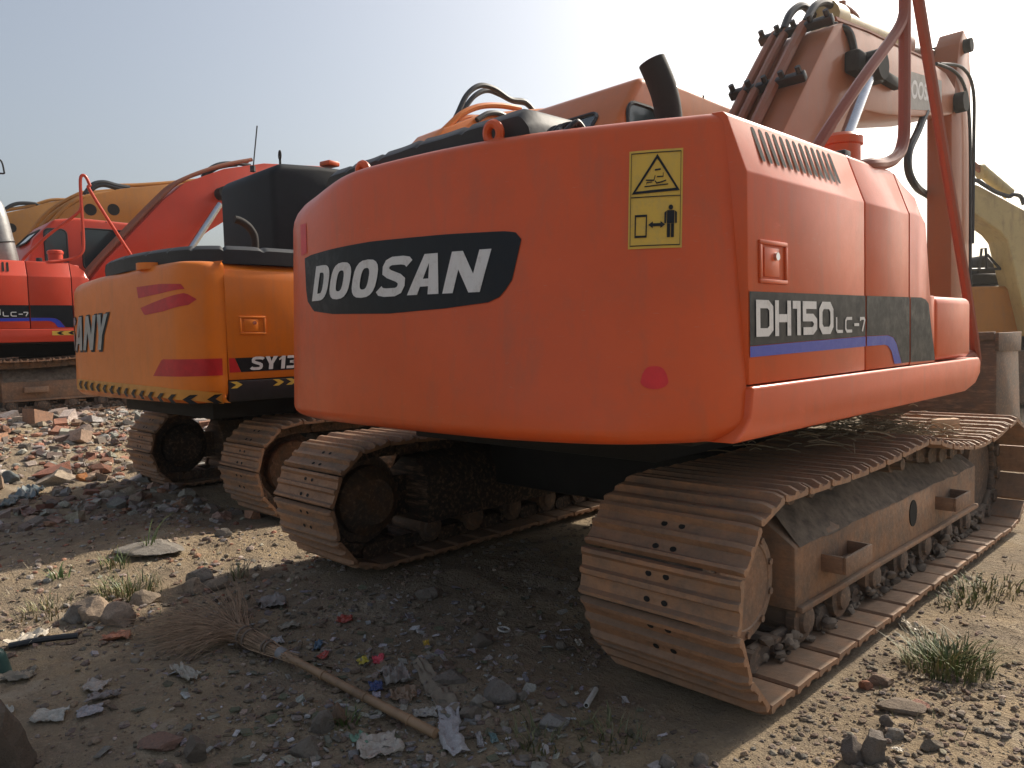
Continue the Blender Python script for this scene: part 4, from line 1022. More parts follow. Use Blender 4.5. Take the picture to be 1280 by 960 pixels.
def axis(lo, hi, st, far):
    a = []; v = lo; s = st
    while v > -far: a.append(v); s *= 1.12; v -= s
    a = a[::-1]; v = lo + st
    while v < hi: a.append(v); v += st
    s = st
    while v < far: a.append(v); s *= 1.12; v += s
    return a
xs = axis(-6.0, .5, .022, 260); ys = axis(.05, 4.2, .022, 260)
vv = [(x, y, gz(x, y)) for y in ys for x in xs]; nx = len(xs)
ff = [(j * nx + i, j * nx + i + 1, (j + 1) * nx + i + 1, (j + 1) * nx + i) for j in range(len(ys) - 1) for i in range(nx - 1)]
me = bpy.data.meshes.new('ground'); me.from_pydata(vv, [], ff); me.polygons.foreach_set('use_smooth', [True] * len(ff)); me.materials.append(M['ground'])
ground = bpy.data.objects.new('ground', me); COL.objects.link(ground); ground['kind'] = 'structure'

# ------------------------------------------------------------------ loose material
_b = bmesh.new(); bmesh.ops.create_icosphere(_b, subdivisions=1, radius=1); ICO = ([tuple(v.co) for v in _b.verts], [tuple(v.index for v in f.verts) for f in _b.faces]); _b.free()
class Chunks:
    def __init__(s): s.v = []; s.f = []; s.c = []
    def add(s, p, size, col, rnd, box=False):
        if not box: return s.lump(p, size, col, rnd)
        n = len(s.v); sx, sy, sz = size; a = rnd.uniform(0, math.tau); t = rnd.uniform(-.5, .5); rot = Matrix.Rotation(a, 3, 'Z') @ Matrix.Rotation(t, 3, 'X') @ Matrix.Rotation(rnd.uniform(-.4, .4), 3, 'Y')
        k = rnd.uniform(.75, 1.2); cc = tuple(min(1, x * k * rnd.uniform(.93, 1.07)) for x in col) + (1,)
        for z in (-1, 1):
            for x, y in ((-1, -1), (1, -1), (1, 1), (-1, 1)):
                q = rot @ Vector((x * sx * rnd.uniform(.55, 1.1), y * sy * rnd.uniform(.55, 1.1), z * sz * rnd.uniform(.55, 1.1))) * .5
                s.v.append(Vector(p) + q + Vector((0, 0, sz * .28))); s.c.append(cc)
        for q in ((0, 3, 2, 1), (4, 5, 6, 7), (0, 1, 5, 4), (1, 2, 6, 5), (2, 3, 7, 6), (3, 0, 4, 7)): s.f.append(tuple(n + i for i in q))
    def lump(s, p, size, col, rnd):
        n = len(s.v); rot = Matrix.Rotation(rnd.uniform(0, math.tau), 3, 'Z') @ Matrix.Rotation(rnd.uniform(-.5, .5), 3, 'X'); k = rnd.uniform(.7, 1.25); cc = tuple(min(1, x * k * rnd.uniform(.93, 1.07)) for x in col) + (1,)
        for v in ICO[0]:
            q = rot @ (Vector((v[0] * size[0], v[1] * size[1], v[2] * size[2])) * rnd.uniform(.38, .60)); s.v.append(Vector(p) + q + Vector((0, 0, size[2] * .2))); s.c.append(cc)
        for f in ICO[1]: s.f.append(tuple(n + i for i in f))
    def build(s, name, mat, smooth=False):
        me = bpy.data.meshes.new(name); me.from_pydata(s.v, [], s.f); me.materials.append(mat)
        at = me.color_attributes.new('Col', 'FLOAT_COLOR', 'POINT'); at.data.foreach_set('color', [x for c in s.c for x in c])
        o = bpy.data.objects.new(name, me); COL.objects.link(o); return o
GREY = [(.24, .19, .14), (.29, .24, .19), (.18, .14, .105), (.25, .18, .125)]
BRICK = [(.50, .47, .42), (.40, .37, .33), (.33, .31, .28), (.36, .15, .09), (.42, .21, .13), (.38, .26, .19), (.47, .38, .30), (.52, .45, .37), (.30, .25, .21), (.22, .18, .15), (.45, .30, .22)]
def spread(ch, n, xr, yr, smin, smax, cols, rnd, ok=None, power=2.6, box=.0):
    k = 0; tries = 0
    while k < n and tries < n * 12:
        tries += 1; x = rnd.uniform(*xr); y = rnd.uniform(*yr)
        if ok and not ok(x, y): continue
        s = smin + (smax - smin) * rnd.random() ** power
        ch.add((x, y, gz(x, y)), (s, s * rnd.uniform(.5, .9), s * rnd.uniform(.3, .65)), rnd.choice(cols), rnd, rnd.random() < box); k += 1
rnd = random.Random(11)
def clear(x, y):
    for xa, xb in ((-1.86, -1.15), (-4.2, -3.5)):
        if xa < x < xb and y > 2.1: return False
    return True
ch = Chunks()
spread(ch, 6500, (-5.0, .6), (.25, 4.5), .006, .034, GREY + BRICK[5:7], rnd, lambda x, y: clear(x, y) and noise.noise(Vector((x * 1.1, y * 1.1, 20))) > -.15, 3)
spread(ch, 1500, (-3.6, -1.1), (.6, 4.5), .012, .055, GREY, rnd, lambda x, y: clear(x, y), 2.5)
spread(ch, 2600, (-1.35, -.45), (1.5, 3.3), .006, .036, GREY + [(.24, .16, .11)], rnd, lambda x, y: x > -1.14, 2.8)
spread(ch, 900, (-1.1, .5), (2.6, 8), .008, .04, GREY, rnd, lambda x, y: x > -1.12, 2.8)
o = ch.build('gravel', M['stone']); o['kind'] = 'stuff'
ch = Chunks()
def pile(x, y):
    return noise.noise(Vector((x * .7, y * .7, 9))) > (-.6 if x < -8 else -.25) and not (x > -6.0 and y < 2.3) and not (-7.7 < x < -5.0 and y > 2.6)
spread(ch, 7500, (-15.5, -5.2), (.7, 6.5), .02, .15, BRICK, rnd, pile, 2.6, .45)
spread(ch, 170, (-15, -7.5), (1.3, 5.5), .12, .30, BRICK, rnd, None, 1.6, .7)
spread(ch, 2500, (-14, -8), (1.5, 5.0), .02, .12, BRICK, rnd, None, 2.4, .4)
spread(ch, 2200, (-6.5, -3.7), (.4, 2.4), .008, .060, GREY + BRICK[1:9], rnd, None, 3)
spread(ch, 2500, (-30, -12), (3.0, 16), .05, .22, BRICK, rnd, None, 2.2)
o = ch.build('brick_rubble', M['stone']); o['kind'] = 'stuff'

def stone(px, py, w, h, col, label, cat='stone', seed=0, depth=None, name='stone', group=None, dy=None):
    """one broken lump, w and h its size in the photo in pixels"""
    w *= .82; h *= .72; p = G(px, py + h * .35); sc = (p - CAM).length / FPX * .98; rr = random.Random(seed + int(px * 7 + py)); b = bmesh.new(); bmesh.ops.create_icosphere(b, subdivisions=4, radius=.5)
    W, Hh = w * sc, max(h * sc * 1.15, .012); D = W * .75 if depth is None else depth
    off = Vector((rr.uniform(0, 50), rr.uniform(0, 50), 0))
    cuts = [(Vector((rr.uniform(-1, 1), rr.uniform(-1, 1), rr.uniform(-.4, 1))).normalized(), rr.uniform(.24, .40)) for _ in range(9)]
    for v in b.verts:
        for n, d in cuts:
            e = v.co.dot(n) - d
            if e > 0: v.co -= n * e
        v.co *= 1 + .16 * noise.noise(v.co * 3 + off) + .07 * noise.noise(v.co * 9 + off)
    R3 = Matrix((RT, FWH, Vector((0, 0, 1)))).transposed() @ Matrix.Rotation(rr.uniform(-.3, .3), 3, 'Z')
    for v in b.verts: v.co = R3 @ Vector((v.co.x * W * 1.25, v.co.y * D * 1.2, v.co.z * Hh * 1.3))
    z0 = min(v.co.z for v in b.verts)
    for v in b.verts: v.co += p + Vector((0, 0, -z0 - Hh * .32))
    m = MB(); m.bm.free(); m.bm = b
    o = solo(name, m, M['stone'], label, cat, group, 28); paintcol(o, col, rr); return o
def paintcol(o, col, rr, var=.12):
    col = (col[0], col[1] * .96, col[2] * .88)
    me = o.data; at = me.color_attributes.new('Col', 'FLOAT_COLOR', 'POINT'); d = []
    for v in me.vertices:
        k = 1 + var * noise.noise(v.co * 30); d += [min(1, c * k) for c in col] + [1]
    at.data.foreach_set('color', d)
def sheet(px, py, w, h, ang, col, label, cat, name, seed=0, lift=.30, mat='litter', cut=.25, group=None, n=14):
    """crumpled scrap of paper, film or cloth lying on the ground"""
    w *= .85; h *= .85; col = (col[0] * .98, col[1] * .94, col[2] * .84); p = G(px, py); d = (p - CAM).length; sc = d / FPX; rr = random.Random(seed + int(px * 3 + py)); W = w * sc; gr = abs((p - CAM).z) / d; D = h * sc / max(.25, gr) * .8
    ca, sa = math.cos(ang), math.sin(ang); o3 = Vector((rr.uniform(0, 90), rr.uniform(0, 90), rr.uniform(0, 90))); rows = []; s = max(W, D)
    for i in range(n + 1):
        row = []
        for k in range(n + 1):
            u, v = i / n * 2 - 1, k / n * 2 - 1
            e = 1 - cut * (.5 + .5 * noise.noise(Vector((u * 2.0, v * 2.0, 3)) + o3)) * max(abs(u), abs(v)) ** 2 * 1.6
            x, y = u * W / 2 * e, v * D / 2 * e
            x += .10 * W * noise.noise(Vector((u * 1.5, v * 1.5, 9)) + o3); y += .10 * D * noise.noise(Vector((u * 1.5, v * 1.5, 19)) + o3)
            q = p + RT * (x * ca - y * sa) + FWH * (x * sa + y * ca)
            z = gz(q.x, q.y) + .006 + s * lift * max(0, .12 + .55 * abs(noise.noise(Vector((u * 1.7, v * 1.7, 29)) + o3)) + .22 * noise.noise(Vector((u * 4.3, v * 4.3, 39)) + o3))
            row.append((q.x, q.y, z))
        rows.append(row)
    m = MB(); m.grid(rows); o = solo(name, m, M[mat], label, cat, group, 25); paintcol(o, col, rr, .2)
    sm = o.modifiers.new('thickness', 'SOLIDIFY'); sm.thickness = .0012
    return o
def strip(pxs, wid, col, label, cat, name, mat='cloth', lift=.012, seed=1):
    P = catmull([G(*p) for p in pxs], 8); rows = []; rr = random.Random(seed)
    for i, p in enumerate(P):
        d = (P[min(i + 1, len(P) - 1)] - P[max(i - 1, 0)]); d.z = 0; d.normalize(); n = Vector((-d.y, d.x, 0)); row = []
        ww = wid[0] + (wid[1] - wid[0]) * i / (len(P) - 1); ww *= 1 + .25 * noise.noise(Vector((i * .5, seed, 0)))
        for k in range(7):
            q = p + n * ww * (k / 6 - .5); row.append((q.x, q.y, gz(q.x, q.y) + lift * (1 + 1.4 * noise.noise(Vector((i * .35, k * .8, seed * 3.3)))) + .004))
        rows.append(row)
    m = MB(); m.grid(rows); o = solo(name, m, M[mat], label, cat, None, 40); paintcol(o, col, rr, .15)
    sm = o.modifiers.new('thickness', 'SOLIDIFY'); sm.thickness = .002; return o

ch = Chunks(); rr = random.Random(31); TC = [(.55, .54, .52), (.48, .47, .48), (.40, .37, .33), (.22, .16, .11), (.26, .24, .26), (.17, .12, .08), (.34, .31, .27), (.20, .19, .15), (.14, .15, .09)]
for k in range(1400):
    px = rr.gauss(520, 170); py = rr.uniform(735, 965)
    if px > 930 or px < 5: continue
    p = G(px, py)
    if not clear(p.x, p.y): continue
    s_ = .007 + .046 * rr.random() ** 2; ch.add(p + Vector((0, 0, .002)), (s_, s_ * rr.uniform(.3, .9), .004 + s_ * .15 * rr.random()), rr.choice(TC), rr, True)
o = ch.build('rubbish_bits', M['stone']); o['kind'] = 'stuff'
# ---- stones and lumps one can point at
ST = [
 (1092, 938, 34, 44, (.17, .15, .135), 'grey rock standing on the sunny dirt at the lower right edge of the track shadow'),
 (1068, 942, 30, 34, (.14, .12, .11), 'dark grey rock leaning beside the taller grey rock at the lower right'),
 (1100, 852, 34, 12, (.24, .17, .125), 'flat tan slab of rubble touching the rear end of the right track'),
 (1122, 884, 58, 14, (.20, .16, .125), 'long flat grey-brown splinter of rubble right of the track end'),
 (1148, 882, 24, 10, (.34, .17, .13), 'reddish brick chip on the dirt below the grass tuft'),
 (1118, 918, 24, 14, (.30, .28, .26), 'pale angular pebble catching the sun near the lower right rocks'),
 (1108, 902, 18, 14, (.15, .13, .12), 'small dark stone between the long splinter and the lower right rocks'),
 (1166, 932, 26, 12, (.20, .165, .13), 'low brown stone furthest right in the lower right dirt'),
 (1083, 858, 16, 12, (.36, .15, .09), 'small orange-red brick chip beside the track end slab'),
 (622, 866, 46, 30, (.20, .19, .185), 'large grey concrete lump right of the brown cloth strip'),
 (562, 848, 44, 20, (.185, .165, .15), 'grey-brown stone partly behind the brown cloth strip'),
 (586, 892, 30, 20, (.18, .155, .135), 'rounded brown stone right of the white cloth strip'),
 (598, 878, 24, 20, (.26, .245, .225), 'pale rounded pebble above the white stick near the cloth strip'),
 (651, 870, 16, 16, (.24, .22, .20), 'small pale stone right of the large concrete lump'),
 (745, 950, 16, 22, (.34, .30, .25), 'pale upright stone at the bottom edge of the picture'),
 (716, 949, 14, 12, (.30, .26, .22), 'little pale pebble at the bottom left of the upright pale stone'),
 (832, 954, 26, 20, (.19, .175, .16), 'grey stone at the bottom edge under the rear of the right track'),
 (876, 950, 24, 22, (.18, .165, .15), 'grey stone at the bottom edge furthest right in the shade'),
 (690, 902, 40, 22, (.24, .235, .235), 'flat pale grey tile piece in the shade left of the white tube'),
 (532, 742, 30, 20, (.19, .17, .15), 'round grey stone deep in the shade under the big counterweight'),
 (600, 800, 34, 20, (.17, .145, .125), 'brown wedge of rubble below the white ring'),
 (700, 808, 16, 14, (.20, .18, .16), 'small stone right of the white ring'),
 (404, 905, 26, 36, (.19, .17, .155), 'upright grey chunk beside the broom handle near the bottom'),
 (424, 896, 22, 32, (.24, .15, .10), 'brown chunk with a hollow touching the broom handle'),
 (385, 936, 40, 26, (.17, .15, .13), 'squat grey stone at the bottom left of the broom handle end'),
 (246, 938, 34, 26, (.15, .125, .105), 'dark brown stone at the bottom edge left of centre'),
 (205, 928, 54, 14, (.24, .14, .11), 'reddish flat stone on the bottom left dirt'),
 (120, 765, 52, 34, (.40, .31, .235), 'big pale lump on the sunlit dirt left of the broom bristles'),
 (146, 772, 44, 30, (.36, .27, .21), 'tan lump right of the big pale lump in the sun'),
 (98, 768, 30, 28, (.27, .26, .25), 'grey angular lump left of the big pale lump in the sun'),
 (248, 722, 34, 20, (.24, .22, .20), 'grey stone in the sun above the broom bristles'),
 (242, 734, 26, 20, (.34, .27, .21), 'rounded tan stone in the sun just below the grey one'),
 (270, 730, 30, 14, (.26, .215, .17), 'low brown stone in the sun nearest the big left track'),
 (178, 748, 36, 18, (.30, .245, .19), 'flat tan stone between the grass patch and the broom bristles'),
 (190, 683, 90, 14, (.26, .25, .235), 'long flat pale slab lying along the edge of the shadow'),
 (279, 668, 20, 12, (.25, .235, .215), 'small grey stone at the foot of the middle track'),
 (33, 583, 44, 20, (.46, .27, .19), 'pink brick with a sunlit top in the left rubble'),
 (14, 590, 42, 26, (.36, .35, .32), 'grey slab at the left edge beside the pink brick'),
 (70, 600, 56, 18, (.46, .385, .31), 'pale flat slab lying lowest in the sunlit rubble'),
 (80, 580, 34, 16, (.38, .26, .17), 'tan brick in the sunlit rubble right of the pink brick'),
 (103, 598, 18, 14, (.55, .22, .07), 'bright orange brick chip at the rubble edge by the shadow'),
 (62, 588, 32, 14, (.55, .49, .40), 'whitish plaster piece between the tan brick and the pale slab'),
 (88, 562, 36, 12, (.33, .14, .09), 'dark red brick half under the pale board in the rubble'),
 (9, 603, 26, 20, (.13, .17, .19), 'rounded blue-grey lump at the left edge of the rubble'),
 (112, 582, 24, 20, (.075, .075, .07), 'black lump in the rubble nearest the middle machine'),
 (92, 584, 20, 22, (.14, .13, .115), 'dark grey lump left of the black lump in the rubble'),
]
for i, (px, py, w, h, c, lab) in enumerate(ST): stone(px, py, w, h, c, lab, 'brick' if ' brick ' in lab or lab.endswith('brick') or 'pink brick with' in lab else 'stone', i)
# pale board in the rubble
a, b_ = G(66, 554), G(100, 556); m = MB(); d = (b_ - a); m.obox((a + b_) / 2 + Vector((0, 0, .06)), (d.length, .09, .03), Matrix.Rotation(math.atan2(d.y, d.x), 3, 'Z') @ Matrix.Rotation(.05, 3, 'Y'), .004)
solo('board', m, plain('pale_board', (.50, .40, .31), .8), 'long pale board lying across the sunlit rubble', 'board')

# ---- litter
SH = [
 (232, 846, 24, 26, .9, (.42, .42, .42), 'folded white paper scrap below the broom bristles', 'paper', 'paper_scrap'),
 (120, 859, 32, 16, .1, (.40, .38, .40), 'crumpled pale paper ball on the dirt left of the folded scrap', 'paper', 'paper_scrap'),
 (62, 898, 44, 16, .25, (.42, .44, .47), 'torn white plastic strip near the left bottom corner', 'plastic scrap', 'plastic_scrap'),
 (112, 893, 34, 12, .45, (.36, .37, .47), 'bluish white plastic strip right of the torn strip', 'plastic scrap', 'plastic_scrap'),
 (132, 873, 46, 12, .3, (.25, .23, .26), 'grey plastic strip above the bluish strip', 'plastic scrap', 'plastic_scrap'),
 (5, 892, 18, 14, .2, (.45, .47, .50), 'white scrap at the left edge behind the brown boulder', 'plastic scrap', 'plastic_scrap'),
 (22, 848, 46, 16, .3, (.20, .19, .17), 'dusty grey rag by the left edge below the green bottle', 'rag', 'rag'),
 (36, 803, 42, 20, .1, (.58, .56, .55), 'bright white crumpled bag in the sun behind the black stick', 'plastic bag', 'plastic_bag'),
 (146, 800, 40, 12, .3, (.50, .20, .12), 'orange-pink scrap in the sun touching the black stick', 'plastic scrap', 'plastic_scrap'),
 (474, 938, 66, 34, .3, (.44, .42, .43), 'white plastic bag spread at the bottom beside the broom handle end', 'plastic bag', 'plastic_bag'),
 (452, 925, 26, 24, .8, (.14, .32, .26), 'teal green wrapper at the corner of the white bag', 'wrapper', 'wrapper'),
 (494, 848, 44, 34, .4, (.24, .235, .255), 'greyish crumpled bag just above the broom handle', 'plastic bag', 'plastic_bag'),
 (504, 872, 44, 26, .2, (.24, .17, .125), 'brown crumpled wrapper under the greyish bag', 'wrapper', 'wrapper'),
 (473, 827, 18, 12, .2, (.62, .045, .10), 'crimson scrap right above the greyish bag', 'plastic scrap', 'plastic_scrap'),
 (454, 828, 18, 10, .5, (.52, .46, .04), 'bright yellow-green scrap left of the crimson scrap', 'plastic scrap', 'plastic_scrap'),
 (533, 807, 10, 10, .2, (.66, .47, .05), 'tiny yellow scrap above the brown cloth strip', 'plastic scrap', 'plastic_scrap'),
 (470, 862, 22, 18, .2, (.03, .08, .30), 'blue wrapper lying left of the brown wrapper', 'wrapper', 'wrapper'),
 (471, 872, 13, 11, .2, (.45, .45, .62), 'pale lilac scrap on the blue wrapper', 'plastic scrap', 'plastic_scrap'),
 (476, 843, 10, 9, .1, (.50, .47, .40), 'cream scrap between the crimson and blue scraps', 'plastic scrap', 'plastic_scrap'),
 (430, 776, 26, 11, .1, (.40, .045, .03), 'red plastic scrap in the shade above the broom', 'plastic scrap', 'plastic_scrap'),
 (404, 822, 18, 10, .1, (.42, .05, .04), 'dull red scrap close above the broom handle', 'plastic scrap', 'plastic_scrap'),
 (398, 810, 14, 14, .1, (.07, .17, .32), 'small blue scrap above the dull red scrap', 'plastic scrap', 'plastic_scrap'),
 (345, 803, 24, 9, .5, (.40, .42, .50), 'white scrap touching the broom bindings', 'paper', 'paper_scrap'),
 (338, 757, 42, 20, .5, (.24, .24, .27), 'crumpled grey film above the broom in the shade', 'plastic scrap', 'plastic_scrap'),
 (362, 784, 34, 10, .2, (.27, .26, .24), 'pale flat film right of the crumpled grey film', 'plastic scrap', 'plastic_scrap'),
 (532, 894, 38, 12, .1, (.40, .41, .44), 'white torn packet under the end of the brown cloth strip', 'packet', 'packet'),
 (600, 928, 10, 20, .2, (.34, .35, .42), 'small pale scrap right of the white cloth end', 'plastic scrap', 'plastic_scrap'),
 (617, 925, 12, 14, .2, (.14, .27, .33), 'light blue scrap right of the small pale scrap', 'plastic scrap', 'plastic_scrap'),
 (1137, 786, 16, 20, .2, (.62, .60, .57), 'white crumpled film in the sun above the right grass tuft', 'plastic scrap', 'plastic_scrap'),
 (1152, 849, 14, 8, .2, (.60, .52, .40), 'cream peel in the sun below the right grass tuft', 'peel', 'peel'),
 (724, 806, 12, 10, .2, (.60, .60, .60), 'shiny white scrap beside the rear of the right track', 'plastic scrap', 'plastic_scrap'),
 (1122, 940, 12, 8, .6, (.68, .66, .64), 'tiny bright white chip among the lower right rocks', 'plastic scrap', 'plastic_scrap'),
 (36, 621, 34, 24, .4, (.12, .18, .24), 'blue plastic bag in the shade below the left rubble', 'plastic bag', 'plastic_bag'),
 (34, 644, 24, 18, .9, (.27, .17, .16), 'pinkish rag in the shade below the blue bag', 'rag', 'rag'),
 (102, 637, 22, 14, .2, (.30, .30, .29), 'grey white film in the shadow of the middle machine', 'plastic scrap', 'plastic_scrap'),
 (252, 571, 20, 7, .1, (.55, .52, .47), 'pale scrap on the ground under the middle machine', 'plastic scrap', 'plastic_scrap'),
 (7, 634, 22, 18, .2, (.12, .19, .24), 'dull blue scrap at the left edge below the rubble', 'plastic scrap', 'plastic_scrap'),
 (27, 562, 10, 16, 1.2, (.50, .47, .58), 'white and lilac carton in the sunny rubble at the left', 'carton', 'carton'),
]
for i, (px, py, w, h, a, c, lab, cat, nm) in enumerate(SH): sheet(px, py, w, h, a, c, lab, cat, nm, i * 13)
strip([(522, 828), (534, 848), (548, 872), (566, 892)], (.045, .085), (.25, .215, .17), 'dusty brown cloth strip trailing across the rubbish', 'cloth strip', 'cloth_strip', seed=2)
strip([(560, 888), (562, 905), (562, 925), (578, 946)], (.075, .060), (.46, .46, .50), 'white cloth strip continuing from the brown one to the bottom edge', 'cloth strip', 'cloth_strip', seed=5)
# ring, tube, bottle, stick
p = G(630, 790); m = MB(); m.ring(p + Vector((0, 0, .012)), (.12, .1, 1), .026, .0045, 24); o = solo('ring', m, plain('white_plastic', (.55, .53, .48), .5, bmp=0), 'thin white plastic ring in the shade under the machine', 'ring')
a, b_ = G(733, 886), G(745, 866); m = MB(); m.tube([a + Vector((0, 0, .012)), b_ + Vector((0, 0, .012))], .0095, 14, 0); m.cyl(a + Vector((0, 0, .012)) - (b_ - a) * .01, a + Vector((0, 0, .012)), .006, 10, 1)
solo('plastic_tube', m, [plain('white_tube', (.56, .55, .50), .5, bmp=0), M['gap']], 'short white plastic tube lying in the shade left of the right track', 'tube')
a, b_ = G(12, 813), G(98, 800); m = MB(); m.tube([a + Vector((0, 0, .02)), (a + b_) / 2 + Vector((0, 0, .026)), b_ + Vector((0, 0, .02))], .014, 8, 3); solo('stick', m, M['black'], 'black stick lying between the green bottle and the white bag', 'stick')
p = G(2, 846); m = MB(); m.lathe(p + Vector((0, 0, .0)), (.15, -.25, 1), [(.034, 0), (.040, .006), (.041, .09), (.036, .11), (.018, .13), (.016, .15), (.005, .152)], 24)
mt, nt, bb = newmat('green_plastic'); bb.inputs['Base Color'].default_value = (.055, .12, .105, 1); bb.inputs['Roughness'].default_value = .35
solo('bottle', m, mt, 'green plastic bottle cut off by the left edge', 'bottle')
stone(6, 938, 64, 84, (.125, .095, .072), 'big brown boulder in the bottom left corner', 'boulder', 77, name='boulder')
p = on(1165, 519, 2, .64); 
m = MB(); m.prism([(-.10, -.03), (.08, -.035), (.09, .025), (-.02, .03)], 'z', 0, .06, .008)
for v in m.bm.verts: v.co = Matrix.Rotation(.9, 3, 'Z') @ v.co + Vector((-1.42, 4.90, .655))
solo('brick', m, plain('pale_brick', (.52, .34, .21), .85), 'pale broken brick lying on top of the right track', 'brick')

# straw caught on the right track under the skirt
sm_ = MB(); rr = random.Random(8); sp = Vector((-1.55, 4.2, .72))
for k in range(420):
    q = Vector((rr.gauss(-1.52, .13), rr.gauss(4.15, .42), 0))
    if not (-1.78 < q.x < -1.2): continue
    q.z = .735 - .10 * sstep(4.0, 4.6, q.y) + abs(rr.gauss(0, .035)); a = rr.uniform(0, math.tau); d = Vector((math.cos(a), math.sin(a), rr.uniform(-.15, .25))) * rr.uniform(.04, .11)
    sm_.tube([q - d, q + Vector((0, 0, .01)), q + d], .0022, 4, 2)
me = sm_.mesh('straw', plain('dry_straw', (.34, .27, .17), .8, var=.4), 0); o = bpy.data.objects.new('straw', me); COL.objects.link(o); o['kind'] = 'stuff'
# ------------------------------------------------------------------ broom
A, B = G(545, 924) + Vector((0, 0, .018)), G(352, 832) + Vector((0, 0, .05))
m = MB(); P = [A.lerp(B, t) for t in (0, .25, .5, .75, 1)]; m.tube(P, .0165, 12, 6, r1=.0145)
for t in (.14, .40, .68): 
    q = A.lerp(B, t); d = (B - A).normalized(); m.cyl(q - d * .006, q + d * .006, .0185, 12)
br = MB(); br.tube([A, B], .01, 6, 0); br.bm.clear()
broom = thing('broom', 'old twig broom with a bamboo handle lying on the dirt in the foreground', 'broom', Vector((A.x, A.y, A.z - .02)))
hd = m.build('handle', M['bamboo'], broom)
C1 = G(308, 812) + Vector((0, 0, .055)); tw = MB(); rr = random.Random(4)
tips = [(222, 832), (190, 822), (166, 803), (178, 786), (205, 770), (240, 752), (275, 742), (302, 740)]
tp = [G(*t) for t in tips]
for k in range(260):
    f = rr.random() * (len(tp) - 1); i = int(f); t = tp[i].lerp(tp[i + 1], f - i); L_ = rr.uniform(.62, 1.12)
    st_ = B.lerp(A, rr.uniform(.0, .16)) + Vector((rr.gauss(0, .007), rr.gauss(0, .007), rr.gauss(0, .007))); c1 = C1 + Vector((rr.gauss(0, .016), rr.gauss(0, .016), rr.gauss(0, .014)))
    e = c1.lerp(t, L_); e += Vector((rr.gauss(0, .03), rr.gauss(0, .03), 0)); e.z = gz(e.x, e.y) + .008 + abs(rr.gauss(0, .028)); md = c1.lerp(e, .55) + Vector((rr.gauss(0, .012), rr.gauss(0, .012), rr.uniform(.005, .05)))
    tw.tube([st_, c1, md, e], rr.uniform(.0014, .0026), 4, 4, r1=.0007)
    if rr.random() < .5:
        e2 = md.lerp(e, .8) + Vector((rr.gauss(0, .03), rr.gauss(0, .03), rr.gauss(0, .015))); tw.tube([md, md.lerp(e2, .5), e2], .0012, 3, 2, r1=.0006)
tw.build('bristles', M['twig'], broom, 0)
for q, rad in ((C1, .044), (C1.lerp(B, .15), .041), (C1.lerp(B, .62), .028), (C1.lerp(B, .70), .027)):
    w = MB(); w.ring(q, (B - C1), rad, .0045, 20); w.build('binding', M['wire'], broom)
w = MB(); w.lathe(B - (B - A).normalized() * .0, (A - B), [(.015, -.02), (.024, -.01), (.024, .018), (.017, .028)], 14); w.build('collar', plain('grey_cloth_wrap', (.22, .21, .21), .9), broom)

# ------------------------------------------------------------------ grass
def tuft(px, py, n, hgt, spread_, cols, label, seed=0, cat='grass', name='grass_tuft', lean=(0, 0)):
    p = G(px, py); rr = random.Random(seed); c = Chunks()
    for k in range(n):
        a = rr.uniform(0, math.tau); r0 = spread_ * rr.random() ** .7; q = p + Vector((math.cos(a) * r0, math.sin(a) * r0, 0)); q.z = gz(q.x, q.y) - .004
        a2 = a + rr.gauss(0, .7); out = Vector((math.cos(a2), math.sin(a2), 0)) * rr.uniform(.25, 1.1) + Vector((lean[0], lean[1], 0)); h = hgt * rr.uniform(.35, 1.1); w = rr.uniform(.0022, .0046) * (1.5 if n < 30 else 1); col = rr.choice(cols); kk = rr.uniform(.7, 1.25)
        sd = Vector((-out.y, out.x, 0)).normalized() if out.length > .01 else Vector((1, 0, 0)); b0 = len(c.v)
        for j in range(5):
            t = j / 4; s_ = q + out * h * (t ** 1.6) * .75 + Vector((0, 0, h * (t - .38 * t * t))); ww = w * (1 - t * .92)
            c.v += [s_ - sd * ww, s_ + sd * ww]; c.c += [tuple(x * kk for x in col) + (1,)] * 2
        for j in range(4): c.f.append((b0 + 2 * j, b0 + 2 * j + 1, b0 + 2 * j + 3, b0 + 2 * j + 2))
    for i in range(len(c.v)): c.v[i] = c.v[i] - p
    o = c.build(name, M['grass']); o.location = p; return tag(o, label, cat)
GR = [(.085, .13, .030), (.12, .165, .045), (.06, .095, .025), (.17, .17, .07)]
DR = [(.27, .21, .095), (.20, .19, .08), (.32, .26, .15), (.13, .15, .05)]
tuft(1185, 832, 420, .16, .15, GR + DR[:2], 'green grass tuft growing in the sunny dirt right of the track', 1)
tuft(160, 742, 260, .13, .17, DR + GR, 'patchy dry grass tuft in the sunlit strip left of centre', 2)
tuft(185, 690, 16, .30, .03, [(.17, .22, .06), (.13, .19, .05)], 'few tall green blades standing at the edge of the shadow', 3)
tuft(143, 706, 60, .15, .09, GR[:2] + DR[:1], 'short green tuft just below the tall blades', 4)
tuft(75, 722, 24, .12, .05, [(.10, .16, .045)], 'small green sprout in the shade at the left', 5)
tuft(60, 765, 120, .09, .15, DR, 'straw-coloured grass patch near the left edge in the sun', 6)
tuft(298, 722, 46, .16, .06, DR[2:] + [(.20, .13, .085)], 'thin dry stalks between the broom bristles and the big left track', 7)
tuft(1232, 738, 200, .10, .22, DR + GR, 'dry grass patch beside the right track near the right edge', 8)
tuft(1205, 755, 120, .08, .16, DR + GR[:2], 'low weedy patch between the track and the green tuft', 9)
tuft(760, 925, 60, .10, .12, [(.16, .15, .07), (.10, .11, .04)], 'thin grass stalks at the bottom edge near the white tube', 10)
tuft(668, 930, 70, .09, .10, [(.10, .11, .04), (.15, .14, .06)], 'sparse grass at the bottom edge left of the thin stalks', 11)
tuft(432, 905, 40, .09, .05, GR, 'little green weeds beside the broom handle', 12)
c = None
